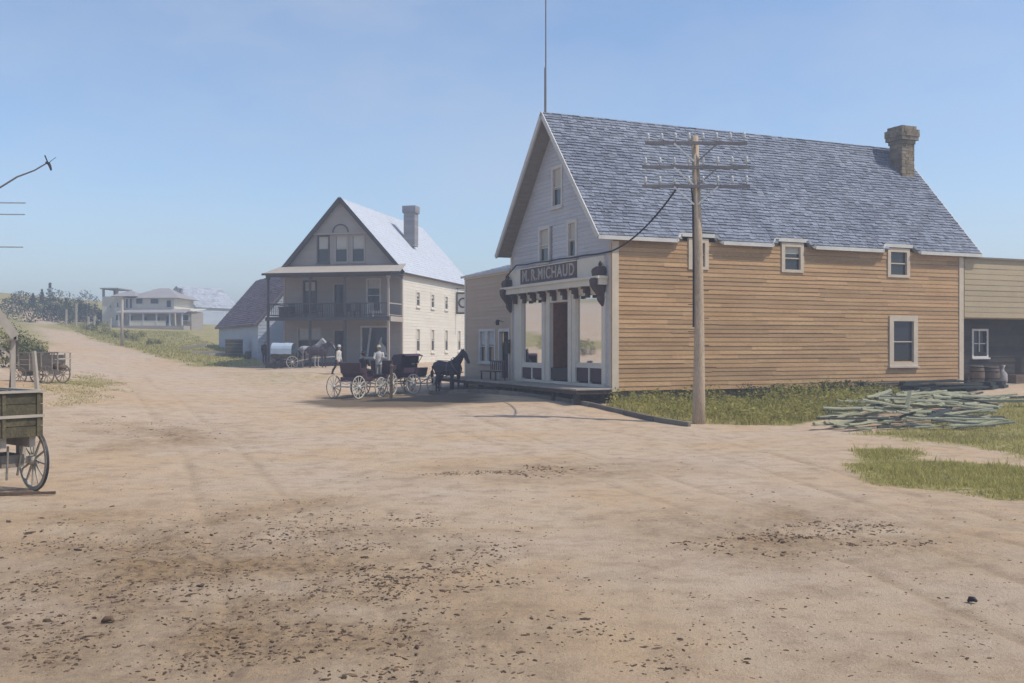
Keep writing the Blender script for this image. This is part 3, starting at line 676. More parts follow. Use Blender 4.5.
o = o.build('sack', M['cloth_grey'], None, True); o.location = SW(21.0,.25,-.06); tag(o,'pale tied sack standing right of the barrels by the shed','sack')
b = MB(); b.box(-.5,.5,-.28,.28,0,.4); 
for i in range(3): b.box(-.52,.52,-.3,-.28,.02+i*.13,.12+i*.13)
o = b.build('wooden_box', M['brown_wood']); o.location = SW(21.9,.1,-.06); o.rotation_euler=(0,0,TH); tag(o,'low wooden box at the right of the sack by the open shed','box')
# ================================================================== HOTEL
HA = R(77); HO = (-8.25,75,1.3)
hotel = thing('hotel','tall gabled hotel with a two-storey front porch and cream side wall','building',HO,HA)
Hm = Matrix.Translation(HO) @ Matrix.Rotation(HA,4,'Z')
def HW(x,y,z=0): return Hm @ Vector((x,y,z))
hW,hL,hH,hR = 9.6,19.0,6.85,12.45
hr = (hR-6.75)/(hW/2+.3)
hfn = lambda z: (0,hW) if z <= hH else (max(0,(z-6.75)/hr-.3+.05), min(hW,hW-((z-6.75)/hr-.3+.05)))
fo = [(6.95,7.9,3.9,6.2),(4.65,5.45,3.42,6.0),(1.75,2.75,3.9,6.3),(6.5,8.4,.5,2.65),(4.6,5.4,0,2.5),(1.15,3.2,.4,2.7),(5.9,6.75,7.7,9.65),(4.35,5.35,7.7,9.65),(3.0,3.95,7.7,9.65)]
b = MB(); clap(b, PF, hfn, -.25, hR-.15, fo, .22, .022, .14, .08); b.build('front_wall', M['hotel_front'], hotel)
ux = [(3.3,4.2),(7.1,8.0),(11.0,11.9),(15.0,15.9)]
so = [(a+.1,c-.1,4.4,5.5) for a,c in ux]+[(a+.1,c-.1,.8,2.6) for a,c in ux]
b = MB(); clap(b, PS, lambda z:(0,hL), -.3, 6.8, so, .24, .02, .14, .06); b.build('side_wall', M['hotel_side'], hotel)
b = MB(); b.box(.15,hL,hW-.14,hW,-.5,6.8); clap(b, lambda s,o,z:(hL+o,s,z), hfn, -.3, hR-.1, (), .5); b.build('rear_wall', M['blue_white'], hotel)
b = MB(); SA = slope_frame((-.5,-.3,6.75),(1,0,0),(0,hW/2+.3,hR-6.75)); SB = slope_frame((hL+.4,hW+.3,6.75),(-1,0,0),(0,-(hW/2+.3),hR-6.75))
D = math.hypot(hW/2+.3,hR-6.75); slab(b,SA,0,hL+.9,0,D,.12); slab(b,SB,0,hL+.9,0,D-.003,.12); ro = b.build('roof', M['dark_wood'], hotel)
b = MB(); shingles(b,SA,hL+.9,D,.28,(.3,.9),.008,.05); shingles(b,SB,hL+.9,D,.5,(.5,1.5),.02,.1); b.build('shingles', M['pale_roof'], ro)
b = MB()
for S_,s in ((SA,-.03),(SB,hL+.93)): b.bar(S_(s,-.05,-.05),S_(s,D,-.05),.05,.3,up=S_(0,0,1)-S_(0,0,0))
b.bar(SA(0,-.03,-.06),SA(hL+.9,-.03,-.06),.05,.14); b.build('bargeboard', M['dark_wood'], ro)
# jettied gable head with its band and arch
b = MB(); gz0 = 9.85
gf = lambda z: (max(0,(z-6.75)/hr-.3+.1), min(hW,hW-((z-6.75)/hr-.3+.1)))
for i in range(12):
    z0_ = gz0+i*.2; z1_ = z0_+.2
    if z1_ > hR-.3: break
    a0,b0 = gf(z0_); a1,b1 = gf(z1_)
    if b1 <= a1: break
    vs = [PF(a0,.02,z0_),PF(b0,.02,z0_),PF(b0,.2,z0_),PF(a0,.2,z0_),PF(a1,.02,z1_),PF(b1,.02,z1_),PF(b1,.18,z1_),PF(a1,.18,z1_)]
    b.add(vs,[(0,3,2,1),(4,5,6,7),(0,1,5,4),(1,2,6,5),(2,3,7,6),(3,0,4,7)],random.uniform(.93,1))
a0,b0 = gf(gz0); b.pbox(PF,a0-.15,b0+.15,.0,.26,gz0-.12,gz0)
b.build('gable_head', M['hotel_front'], hotel)
b = MB()
for k in range(12):
    a0, a1 = math.pi*k/12, math.pi*(k+1)/12
    b.bar(PF(4.85+.62*math.cos(a0),.22,gz0+.62*math.sin(a0)),PF(4.85+.62*math.cos(a1),.22,gz0+.62*math.sin(a1)),.09,.07,up=(1,0,0))
b.build('arch_moulding', M['porch_grey'], hotel)
for a,c in ((5.8,6.85),(4.28,5.42),(2.9,4.05)):
    window(hotel, PF, a,c,7.58,9.72,.13,'porch_grey' if a==5.8 else 'hotel_front',blind=.52,bar=.06)
window(hotel, PF, 6.85,8.0,3.8,6.28,.13,'porch_grey',blind=.3,bar=.06)
window(hotel, PF, 1.65,2.85,3.8,6.38,.13,'white_trim',blind=.28,bm='curtain',bar=.06)
window(hotel, PF, 6.4,8.5,.42,2.72,.14,'porch_light',cols=2,rows=2,mid=.6,bar=.12,blind=.38,bm='curtain')
w = window(hotel, PF, 1.05,3.3,.35,2.78,.12,'white_trim',cols=1,rows=1)
b = MB(); b.bar(PF(2.8,-.05,.45),PF(2.5,-.05,2.65),.16,.02,up=(1,0,0)); b.loft([PF(1.5,-.04,.55),PF(1.55,-.04,1.1),PF(1.75,-.04,1.5),PF(1.6,-.04,1.9)],[(.3,.01),(.25,.01),(.12,.01),(.2,.01)],8); b.build('curtain', M['curtain'], w)
for z0_,z1_ in ((3.42,6.05),(0.0,2.55)):
    b = MB(); b.pbox(PF,4.55,4.66,-.1,.05,z0_,z1_); b.pbox(PF,5.42,5.53,-.1,.05,z0_,z1_); b.pbox(PF,4.66,5.42,-.1,.053,z1_-.1,z1_); f = b.build('door_frame', M['porch_light'], hotel)
    b = MB(); b.pbox(PF,4.66,5.42,-.16,-.1,z0_,z1_-.1); d = b.build('door', M['dark_wood'], hotel)
    b = MB(); b.pbox(PF,4.8,5.28,-.098,-.09,z0_+1.1,z1_-.3); b.build('pane', M['glass_dark'], d)
    b = MB(); b.pbox(PF,4.72,4.76,-.09,-.03,z0_+1.0,z0_+1.1); b.build('handle', M['dark_metal'], d)
for i,(a,c) in enumerate(ux):
    window(hotel, PS, a-.05,c+.05,4.3,5.6,.14,'hotel_side',blind=.3)
    window(hotel, PS, a-.05,c+.05,.7,2.7,.14,'hotel_side',blind=.45)
for a in ((PS,-.02,.16,-.02,.045,-.3,6.7),(PF,-.02,.14,-.02,.05,-.3,6.7),(PF,hW-.14,hW+.02,-.02,.05,-.3,6.7)):
    b = MB(); b.pbox(*a); b.build('corner_board', M['porch_light'], hotel)
# porch
PD = 2.83
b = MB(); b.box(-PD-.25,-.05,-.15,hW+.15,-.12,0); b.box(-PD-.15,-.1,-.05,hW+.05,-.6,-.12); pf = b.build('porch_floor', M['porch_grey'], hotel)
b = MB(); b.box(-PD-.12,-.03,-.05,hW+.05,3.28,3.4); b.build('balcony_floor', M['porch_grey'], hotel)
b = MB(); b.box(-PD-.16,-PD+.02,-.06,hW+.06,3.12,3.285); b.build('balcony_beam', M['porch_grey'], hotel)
b = MB(); b.box(-PD+.02,-.03,-.12,-.05,3.05,3.42); b.build('balcony_end_board', M['porch_light'], hotel)  # sunlit right edge put into the colour with the lighter material
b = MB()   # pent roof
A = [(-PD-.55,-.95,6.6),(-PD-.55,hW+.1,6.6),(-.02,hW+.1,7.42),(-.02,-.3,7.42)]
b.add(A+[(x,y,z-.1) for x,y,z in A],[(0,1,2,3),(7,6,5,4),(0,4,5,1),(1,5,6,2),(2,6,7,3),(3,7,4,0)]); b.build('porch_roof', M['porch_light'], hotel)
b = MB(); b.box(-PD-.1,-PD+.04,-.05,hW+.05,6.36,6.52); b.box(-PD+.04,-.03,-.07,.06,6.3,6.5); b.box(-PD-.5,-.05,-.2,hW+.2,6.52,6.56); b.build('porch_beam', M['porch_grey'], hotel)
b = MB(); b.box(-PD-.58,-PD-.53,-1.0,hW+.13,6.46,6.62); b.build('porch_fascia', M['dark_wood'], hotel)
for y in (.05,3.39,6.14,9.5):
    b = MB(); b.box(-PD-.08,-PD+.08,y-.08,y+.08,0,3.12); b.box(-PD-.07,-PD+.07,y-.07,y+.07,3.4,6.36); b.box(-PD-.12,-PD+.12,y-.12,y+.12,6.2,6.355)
    b.build('porch_post', M['porch_light'] if y == .05 else M['porch_grey'], hotel)  # right-end post lighter, sunlight painted into its colour
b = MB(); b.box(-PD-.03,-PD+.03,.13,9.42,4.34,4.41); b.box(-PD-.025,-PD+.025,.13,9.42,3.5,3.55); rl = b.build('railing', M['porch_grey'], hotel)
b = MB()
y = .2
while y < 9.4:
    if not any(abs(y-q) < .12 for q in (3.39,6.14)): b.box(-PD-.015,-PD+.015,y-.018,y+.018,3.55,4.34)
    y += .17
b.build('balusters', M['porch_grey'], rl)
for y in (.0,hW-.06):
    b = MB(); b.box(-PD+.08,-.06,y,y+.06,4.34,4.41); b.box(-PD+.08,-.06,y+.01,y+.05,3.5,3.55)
    b.build('side_railing', M['porch_light'] if y == 0 else M['porch_grey'], hotel)  # right-end railing gets the sunlit tone as its colour
# chimney
ch = MB(); z = 9.6
while z < 12.9:
    h = .2; q = .48 if z < 12.3 else .58
    ch.box(9-q,9+q,2.35-q,2.35+q,z,z+h-.006,random.uniform(.8,1)); z += h
ch.build('chimney', M['grey_stone'], hotel)
# hanging sign on the side wall
s = thing('hanging_sign','square dark-framed hanging sign with a pale ring on the hotel side wall','sign',HW(14.3,-.05,4.15),HA)
b = MB(); b.box(-.04,.04,-1.25,-.1,0,1.75); bd = b.build('board', M['white_trim'], s)
b = MB()
for a in ((-1.32,-.03,1.7,1.85),(-1.32,-.03,-.1,.06)): b.box(-.07,.07,a[0],a[1],a[2],a[3])
b.box(-.07,.07,-1.32,-1.18,.06,1.7); b.box(-.07,.07,-.17,-.03,.06,1.7); b.build('frame', M['dark_wood'], s)
b = MB(); b.ring((-.055,-.68,.9),.46,.13,.04,24,'x'); b.ring((.055,-.68,.9),.46,.13,.04,24,'x'); b.build('ring_emblem', M['dark_metal'], bd)
b = MB(); b.bar((0,0,2.2),(0,-1.3,2.2),.06); b.bar((0,-.15,1.85),(0,-.15,2.2),.03); b.bar((0,-1.2,1.85),(0,-1.2,2.2),.03); b.build('bracket', M['dark_metal'], s)
# chairs on the balcony
def chair(name, label, x, y, rz, m, grp=None):
    t = thing(name, label, 'chair', HW(x,y,3.405), HA+rz, grp)
    b = MB(); b.box(-.24,.24,-.24,.24,.42,.46); b.build('seat', M[m], t)
    b = MB()
    for k in range(5): b.box(.2,.23,-.22+k*.1,-.17+k*.1,.46,1.0)
    b.box(.19,.24,-.24,.24,.95,1.06); b.build('backrest', M[m], t)
    for i in (-.2,.2):
        for j in (-.2,.2):
            b = MB(); b.box(i-.025,i+.025,j-.025,j+.025,0,.42); b.build('leg', M[m], t)
    return t
chair('chair','dark wooden chair at the left end of the hotel balcony',-1.4,8.35,.3,'dark_wood')
chair('chair','dark wooden chair under the left upstairs window of the hotel balcony',-1.1,7.3,-.2,'dark_wood')
chair('chair','dark wooden chair just left of the upstairs balcony door',-1.5,5.95,.5,'dark_wood')
chair('chair','maroon chair just right of the upstairs balcony door',-1.2,3.9,-.4,'maroon')
chair('chair','maroon chair nearer the right upstairs window of the balcony',-1.5,2.95,.2,'maroon')
chair('chair','white painted chair at the right end of the hotel balcony',-2.0,1.75,.25,'white_trim')
tk = MB(); tk.box(-.35,.35,-.5,.5,0,.7); tk.box(-.37,.37,-.52,.52,.7,.82); tk.box(-.39,-.35,-.1,.1,.55,.7); tk = tk.build('trunk', M['dark_wood']); tk.location = HW(-.7,9.0,3.405); tk.rotation_euler=(0,0,HA); tag(tk,'dark trunk in the left corner of the hotel balcony','trunk')

# ================================================================== generic gabled barn
def barn(label, loc, rz, W, L, H, RZ, wall, roofm, exp=.3, over=.3, name='barn', sh=True, var=.08):
    t = thing(name, label, 'building', loc, rz)
    r = (RZ-H)/(W/2); fn = lambda z: (0,W) if z <= H else ((z-H)/r, W-(z-H)/r)
    b = MB(); clap(b, PF, fn, -1.2, RZ-.05, (), exp, .02, .1, var); b.build('gable_wall', M[wall], t)
    b = MB(); clap(b, PS, lambda z:(0.0,L), -1.2, H, (), exp, .02, .1, var); b.build('side_wall', M[wall], t)
    b = MB(); b.box(.1,L,W-.1,W,-1.2,H); clap(b, lambda s,o,z:(L+o,s,z), fn, -1.2, RZ-.05, (), exp); b.build('rear_wall', M[wall], t)
    A = slope_frame((-over,-over,H-over*r+.05),(1,0,0),(0,W/2+over,RZ-H+over*r)); B = slope_frame((L+over,W+over,H-over*r+.05),(-1,0,0),(0,-(W/2+over),RZ-H+over*r))
    D = math.hypot(W/2+over,RZ-H+over*r); LL = L+2*over
    b = MB(); slab(b,A,0,LL,0,D,.1); slab(b,B,0,LL,0,D-.003,.1); ro = b.build('roof', M[roofm], t)
    if sh:
        b = MB(); shingles(b,A,LL,D,.28,(.3,.9),.03,.35); shingles(b,B,LL,D,.28,(.3,.9),.03,.35); b.build('shingles', M[roofm], ro)
    b = MB()
    for S_ in (A,B):
        for s in (-.03,LL+.03): b.bar(S_(s,0,-.05),S_(s,D,-.05),.05,.16,up=S_(0,0,1)-S_(0,0,0))
    b.build('bargeboard', M[wall], ro)
    return t
# barn next to the hotel: long axis from far left to the hotel's flank; its eave side faces the road
ax = Vector((8.6,-18.5,0)).normalized(); rz = math.atan2(-ax.y,-ax.x)
e1 = Vector((-29.3,100,0)); e0 = e1+ax*20.4
def barn_side():
    # local x runs from the near end to the far left end; y must point right-back, so mirror: use PS on the y = W side
    W,L,H,RZ = 7.4,20.4,3.0,7.4
    t = thing('barn','pale blue-white barn with a purplish shingle roof against the hotel','building',(e0.x,e0.y,1.65),rz)
    # local y axis for rz points to the left of -ax; the road side is +y
    r = (RZ-H)/(W/2); fn = lambda z: (-W,0) if z <= H else (-W+(z-H)/r, -(z-H)/r)
    b = MB(); clap(b, lambda s,o,z:(s,o,z), lambda z:(0,L), -1.6, H, (), .28, .02, .1, .07); b.build('side_wall', M['blue_white'], t)
    b = MB(); clap(b, PF, fn, -1.6, RZ-.05, (), .28, .02, .1, .07); clap(b, lambda s,o,z:(L+o,s,z), fn, -1.6, RZ-.05, (), .4); b.box(0,L,-W,-W+.1,-1.6,H); b.build('end_wall', M['blue_white'], t)
    ov = .35
    A = slope_frame((-ov,ov,H-ov*r+.06),(1,0,0),(0,-(W/2+ov),RZ-H+ov*r)); B = slope_frame((-ov,-W-ov,H-ov*r+.06),(1,0,0),(0,(W/2+ov),RZ-H+ov*r))
    D = math.hypot(W/2+ov,RZ-H+ov*r); LL = L+2*ov
    b = MB(); slab(b,A,0,LL,0,D,.1); slab(b,B,0,LL,0,D-.003,.1); ro = b.build('roof', M['purple_roof'], t)
    b = MB(); shingles(b,A,LL,D,.25,(.3,.9),.035,.4); shingles(b,B,LL,D,.5,(.5,1.2),.03,.3); b.build('shingles', M['purple_roof'], ro)
    b = MB(); b.bar(A(-.02,-.02,-.05),A(LL,-.02,-.05),.05,.14); b.bar(A(-.02,0,-.05),A(-.02,D,-.05),.05,.16,up=A(0,0,1)-A(0,0,0)); b.build('eave_trim', M['purple_roof'], ro)
    return t
barn_side()
barn('faint pale barn with a low gable far behind the hill house',(-49.2,156,5.6),R(62),8.0,9,3.0,6.2,'blue_white','pale_roof',.4)

# ================================================================== HOUSE ON THE HILL
hh = thing('hill_house','pale two-storey house with hip roofs and a wide porch on the hilltop lawn','building',(0,130,4.75),0)
def X(u): return (u-512)/F*130
def Z(v): return CZ-(v-V0)/F*130-4.75
def hip(b, x0,x1,y0,y1,z0,z1,ov=.35,ridge=.0):
    x0-=ov;x1+=ov;y0-=ov;y1+=ov; cx=(x0+x1)/2; cy=(y0+y1)/2; r=ridge
    b.add([(x0,y0,z0),(x1,y0,z0),(x1,y1,z0),(x0,y1,z0),(cx-r,cy,z1),(cx+r,cy,z1)],[(0,1,5,4),(1,2,5),(2,3,4,5),(3,0,4),(3,2,1,0)])
def wallbox(name,x0,x1,y0,y1,z0,z1,m):
    b = MB(); n = max(1,int((z1-z0)/.28)); e=(z1-z0)/n
    for i in range(n): b.box(x0,x1,y0,y1,z0+i*e,z0+i*e+e*.97,random.uniform(.9,1))
    return b.build(name,M[m],hh)
wallbox('main_wall',X(124),X(174),0,8,-.8,Z(297),'cream_paint')
b = MB(); hip(b,X(130),X(176),0,8,Z(298),Z(286.5),.5,.7); b.build('main_roof',M['grey_roof'],hh)
b = MB(); hip(b,X(114.5),X(136),-.6,4,Z(296.5),Z(290.5),.3,.5); b.build('wing_roof',M['grey_roof'],hh)
wallbox('wing_wall',X(115),X(124)-.02,-.2,4,-.8,Z(296.5),'hotel_side')
wallbox('tower_wall',X(99),X(115)-.02,1,5,-.8,Z(296),'hotel_side')
b = MB(); b.box(X(98),X(116.5),.6,5.4,Z(288)-.1,Z(286.8)-.1); b.box(X(99),X(99)+.25,1,1.25,Z(296),Z(288)-.1); b.box(X(115)-.3,X(115),1,1.25,Z(296),Z(288)-.1); b.box(X(99),X(99)+.25,4.7,4.95,Z(296),Z(288)-.1); b.box(X(115)-.3,X(115),4.7,4.95,Z(296),Z(288)-.1); b.build('lookout',M['grey_stone'],hh)
b = MB(); A=[(X(123),-2.6,Z(313)),(X(191),-2.6,Z(313)),(X(190),0.2,Z(309)),(X(124),.2,Z(309))]
b.add(A+[(x,y,z-.14) for x,y,z in A],[(0,1,2,3),(7,6,5,4),(0,4,5,1),(1,5,6,2),(2,6,7,3),(3,7,4,0)]); b.build('porch_roof',M['grey_roof'],hh)
b = MB(); b.box(X(124),X(190),-2.5,0,-.8,Z(326)); b.build('porch_floor',M['hotel_front'],hh)
for u in (126,137,150,163,176,188):
    b = MB(); b.box(X(u)-.09,X(u)+.09,-2.45,-2.27,Z(326),Z(313)-.1); b.build('porch_post',M['white_trim'],hh)
b = MB(); b.box(X(137),X(172),-2.4,-2.34,Z(326),Z(321)); b.build('porch_skirt',M['cream_paint'],hh)
wallbox('side_wing_wall',X(174)+.02,X(189),1,6,-.8,Z(311),'hotel_front')
b = MB(); A=[(X(172),.6,Z(311)),(X(191),.6,Z(310.5)),(X(191),6.4,Z(307)),(X(172),6.4,Z(307))]
b.add(A+[(x,y,z-.12) for x,y,z in A],[(0,1,2,3),(7,6,5,4),(0,4,5,1),(1,5,6,2),(2,6,7,3),(3,7,4,0)]); b.build('side_wing_roof',M['hotel_side'],hh)
def hwin(u0,u1,v0,v1,y=-.02):
    b = MB(); b.box(X(u0),X(u1),y-.05,y-.01,Z(v1),Z(v0)); w = b.build('window',M['white_trim'],hh)
    b = MB(); b.box(X(u0)+.12,X(u1)-.12,y-.07,y-.051,Z(v1)+.12,Z(v0)-.12); b.build('pane',M['glass_dark'],w)
for a in ((125.3,129,298,309),(129.3,133,298,309),(135.5,143.5,298,304.5),(150,159.5,298,304.5),(166,172,299.5,308)): hwin(*a)
for a in ((128,133.5,315,324),(143,148,316,323),(156,161,316,323),(166,171,315,324)): hwin(*a)
for a in ((179,187,314,321),): hwin(*a,y=.98)
hwin(106,108.5,304,308,.98); hwin(117,120,302,308,-.22); hwin(116,121,314,321,-.22)
b = MB(); b.box(X(166.5),X(168.8),5,5.6,Z(296),Z(287)); b.box(X(166.2),X(169.1),4.9,5.7,Z(287),Z(286)); b.build('chimney',M['grey_stone'],hh)

# ================================================================== SHED AT THE LEFT EDGE
ls = thing('roadside_shed','weathered shed with a tan overhanging roof at the left edge','building',(-17.85,36.0,gz(-18.5,36.0)),R(27))
SZ = 2.25; sl = 1.5   # eave height, slope
b = MB(); fn = lambda z: (-6.7,-.75) if z < 2.9 else (-6.7+max(0,(z-SZ)/sl-.75)+.0, -max(.75,(z-SZ)/sl+.05))
clap(b, PS, fn, -.8, 6.4, [(-2.6,-1.5,-.2,2.0)], .24, .02, .1, .25); b.build('gable_wall', M['grey_wood'], ls)
b = MB(); clap(b, lambda s,o,z:(-.75+o,s,z), lambda z:(.1,7), -.8, 3.3, (), .24, .02, .1, .25); b.build('side_wall', M['grey_wood'], ls)
b = MB(); b.box(-6.7,-6.6,.1,7,-.8,3.2); b.box(-6.6,-.86,6.9,7,-.8,3.4); b.build('rear_wall', M['grey_wood'], ls)
A = slope_frame((0,-.9,SZ),(0,1,0),(-3.72,0,3.72*sl)); B = slope_frame((-7.44,-.9,SZ),(0,1,0),(3.72,0,3.72*sl)); D = 3.72*math.hypot(1,sl)
b = MB(); slab(b,A,0,8.2,0,D,.12); slab(b,B,0,8.2,0,D-.003,.12); ro = b.build('roof', M['lumber'], ls)
b = MB(); shingles(b,A,8.2,D,.25,(.2,.6),.03,.3); shingles(b,B,8.2,D,.25,(.2,.6),.03,.3); b.build('shingles', M['grey_wood'], ro)
b = MB(); b.bar(A(-.03,-.05,-.08),A(-.03,D,-.08),.05,.3,up=A(0,0,1)-A(0,0,0)); b.bar(B(-.03,-.05,-.08),B(-.03,D,-.08),.05,.3,up=B(0,0,1)-B(0,0,0)); b.bar((.02,-.95,SZ-.08),(.02,7.3,SZ-.08),.04,.26); b.build('bargeboard', M['lumber'], ro)
b = MB(); b.box(-.72,.0,-.88,7.2,SZ-.22,SZ-.18); b.build('soffit', M['lumber'], ro)
b = MB(); b.pbox(PS,-2.6,-1.5,-.08,-.04,-.2,2.0); b.build('door', M['dark_wood'], ls)
for y in (-.7,3.2,6.8):
    b = MB(); b.bar((-.1,y,-.6),(-.1,y,SZ-.22),.15); b.bar((-.1,y,1.35),(-.7,y,SZ-.25),.08); b.build('post', M['lumber'], ls)
# lean stakes and dark gear beside the shed
g0 = gz(-19.6,39.5)
for i,(x,y,h,l,m,lab) in enumerate([(-18.55,37.0,2.0,.2,'dark_wood','dark post leaning beside the shed at the left edge'),(-17.35,36.6,1.75,-.15,'lumber','pale plank leaning upright between shed and stake wagon')]):
    b = MB(); b.bar((0,0,0),(l,0,h),.17,.12,w2=.15,h2=.1); o = b.build('post' if i == 0 else 'plank', M[m]); o.location = (x,y,gz(x,y)-.05); tag(o,lab,'post' if i == 0 else 'plank')

# ================================================================== WHEELS, WAGONS, BUGGIES
def wheel(par, c, r, spokes=12, w=.045, m='wheel_paint', rim=.05, hub=.09, hl=.2):
    """spoked wheel about the local y axis at c"""
    b = MB(); b.ring(c, r-.012, rim, w, 36); o = b.build('wheel', M[m], par)
    b = MB(); b.ring(c, r, .014, w*.7, 36); b.build('tyre', M['dark_metal'], o)
    b = MB()
    for k in range(spokes):
        a = 2*math.pi*k/spokes+.1; b.bar((c[0]+hub*.7*math.cos(a),c[1],c[2]+hub*.7*math.sin(a)),(c[0]+(r-rim)*math.cos(a),c[1],c[2]+(r-rim)*math.sin(a)),.034,.034,up=(0,1,0),w2=.026,h2=.026)
    b.build('spokes', M[m], o)
    Mx = Matrix.Rotation(-math.pi/2,4,'X')
    b = MB(); b.lathe([(hub*.7,-hl/2),(hub,-hl*.25),(hub,hl*.25),(hub*.7,hl/2)],c,14,M=Mx); b.build('hub', M[m], o)
    return o
# two-wheeled dump cart, left foreground
cg = gz(-8.75,18.2)
ca = math.atan2(.64,-.77)
cart = thing('dump_cart','olive wooden two-wheeled cart with a spoked wheel in the left foreground','cart',(-9.12,18.0,cg+.0),ca)
# local +x = forward (away), y = left of travel; right wheel at -y
b = MB()
bw0,bl,bz0,bz1 = .385,1.6,1.06,1.84
for i in range(4):
    z0_ = bz0+i*(bz1-bz0)/4; z1_ = z0_+(bz1-bz0)/4-.012; c = random.uniform(.7,1)
    b.box(-.62,-.58,-bw0,bw0,z0_,z1_,c)
    b.box(-.575,bl-.5,-bw0,-bw0+.04,z0_,z1_,c*.95); b.box(-.575,bl-.5,bw0-.04,bw0,z0_,z1_,c*.9); b.box(bl-.5,bl-.46,-bw0,bw0,z0_,z1_,c)
b.box(-.575,bl-.5,-bw0+.04,bw0-.04,bz0,bz0+.04); b.build('box', M['olive_wood'], cart)
b = MB(); b.box(-.66,-.62,-bw0-.02,bw0+.02,1.40,1.45); b.box(-.67,-.56,-bw0-.04,bw0+.04,1.84,1.88); b.box(-.56,bl-.45,-bw0-.04,-bw0+.05,1.84,1.88); b.box(-.56,bl-.45,bw0-.05,bw0+.04,1.84,1.88)
b.build('rail', M['lumber'], cart)
b = MB()
for y in (-.3,.3):
    b = MB(); b.box(-.645,-.615,y-.03,y+.03,bz0,1.84); b.build('batten', M['olive_wood'], cart)
b = MB(); b.box(.0,.1,-.52,.52,.52,.62); b.box(-.5,1.3,-.3,-.2,.86,1.055); b.box(-.5,1.3,.2,.3,.86,1.055); b.box(-.02,.12,-.36,-.24,.62,.86); b.box(-.02,.12,.24,.36,.62,.86); b.build('axle', M['wheel_grey'], cart)
b = MB(); b.box(-.3,.4,-.2,.2,.5,.72); b.bar((-.45,-.1,.9),(-.25,-.1,.35),.03); b.bar((-.45,.15,.9),(-.4,.15,.3),.03); b.build('underslung_box', M['grey_wood'], cart)
for y in (-.53,.53): wheel(cart,(.05,y,.57),.57,12,.06,'wheel_grey',.07,.1,.22)
for y in (-.3,.3):
    b = MB(); b.bar((1.2,y,.9),(3.4,y,.45),.07); b.build('shaft', M['wheel_grey'], cart)
pl = MB(); pl.bar((-.7,0,.03),(.55,.1,.05),.05,.05); pl.bar((-.65,.12,.03),(.1,.2,.04),.04,.04); o = pl.build('pole', M['brown_wood']); o.location = (-8.7,17.75,gz(-8.7,17.75)); tag(o,'thin wooden pole lying on the dirt by the cart wheel','pole')
# stake wagon farther up on the left
wg = thing('stake_wagon','tan farm wagon with railed bed on four wheels by the left shed','wagon',(-19.95,42.4,gz(-19.4,42.4)),R(172)); wg.scale = (.76,.8,.86)
b = MB()
for i in range(3): b.box(-1.0,1.0,-.55,-.51,.72+i*.24,.94+i*.24,random.uniform(.75,1)); b.box(-1.0,1.0,.51,.55,.72+i*.24,.94+i*.24,random.uniform(.75,1))
b.box(-1.0,1.0,-.51,.51,.66,.715,.7); b.box(.97,1.0,-.51,.51,.715,1.4,.8); b.build('bed', M['lumber'], wg)
for y in (-.58,.58):
    b = MB(); b.box(-1.4,1.0,y-.02,y+.02,1.5,1.56); b.box(-1.4,1.0,y-.02,y+.02,.62,.7)
    for x in (-1.38,-1.05,-.4,.3,.95): b.box(x,x+.06,y-.025,y+.025,.7,1.5)
    b.build('stake_rail', M['lumber'], wg)
b = MB(); b.box(-1.42,-1.36,-.6,.6,1.2,1.26); b.box(-1.42,-1.36,-.6,.6,1.5,1.56); b.build('tail_rail', M['lumber'], wg)
b = MB(); b.box(-.85,-.75,-.7,.7,.42,.52); b.box(.75,.85,-.7,.7,.38,.48); b.box(-.8,.8,-.06,.06,.4,.48); b.box(-.85,-.75,-.5,.5,.52,.66); b.box(.75,.85,-.5,.5,.48,.66); b.build('axle', M['wheel_grey'], wg)
for x,y,r in ((-.8,-.72,.47),(-.8,.72,.47),(.8,-.72,.43),(.8,.72,.43)): wheel(wg,(x,y,r),r,10,.05,'lumber')
o = MB(); o.loft([(-.6,0,0),(-.2,.05,.12),(.3,0,.1),(.6,.02,.0)],[(.2,.1),(.38,.2),(.35,.18),(.15,.08)],10); o = o.build('sack', M['brown_wood'], None, True); o.scale=(.75,.75,.8); o.location=(-19.35,42.35,gz(-19.4,42.4)+.66); tag(o,'brown sack lying in the bed of the stake wagon','sack')

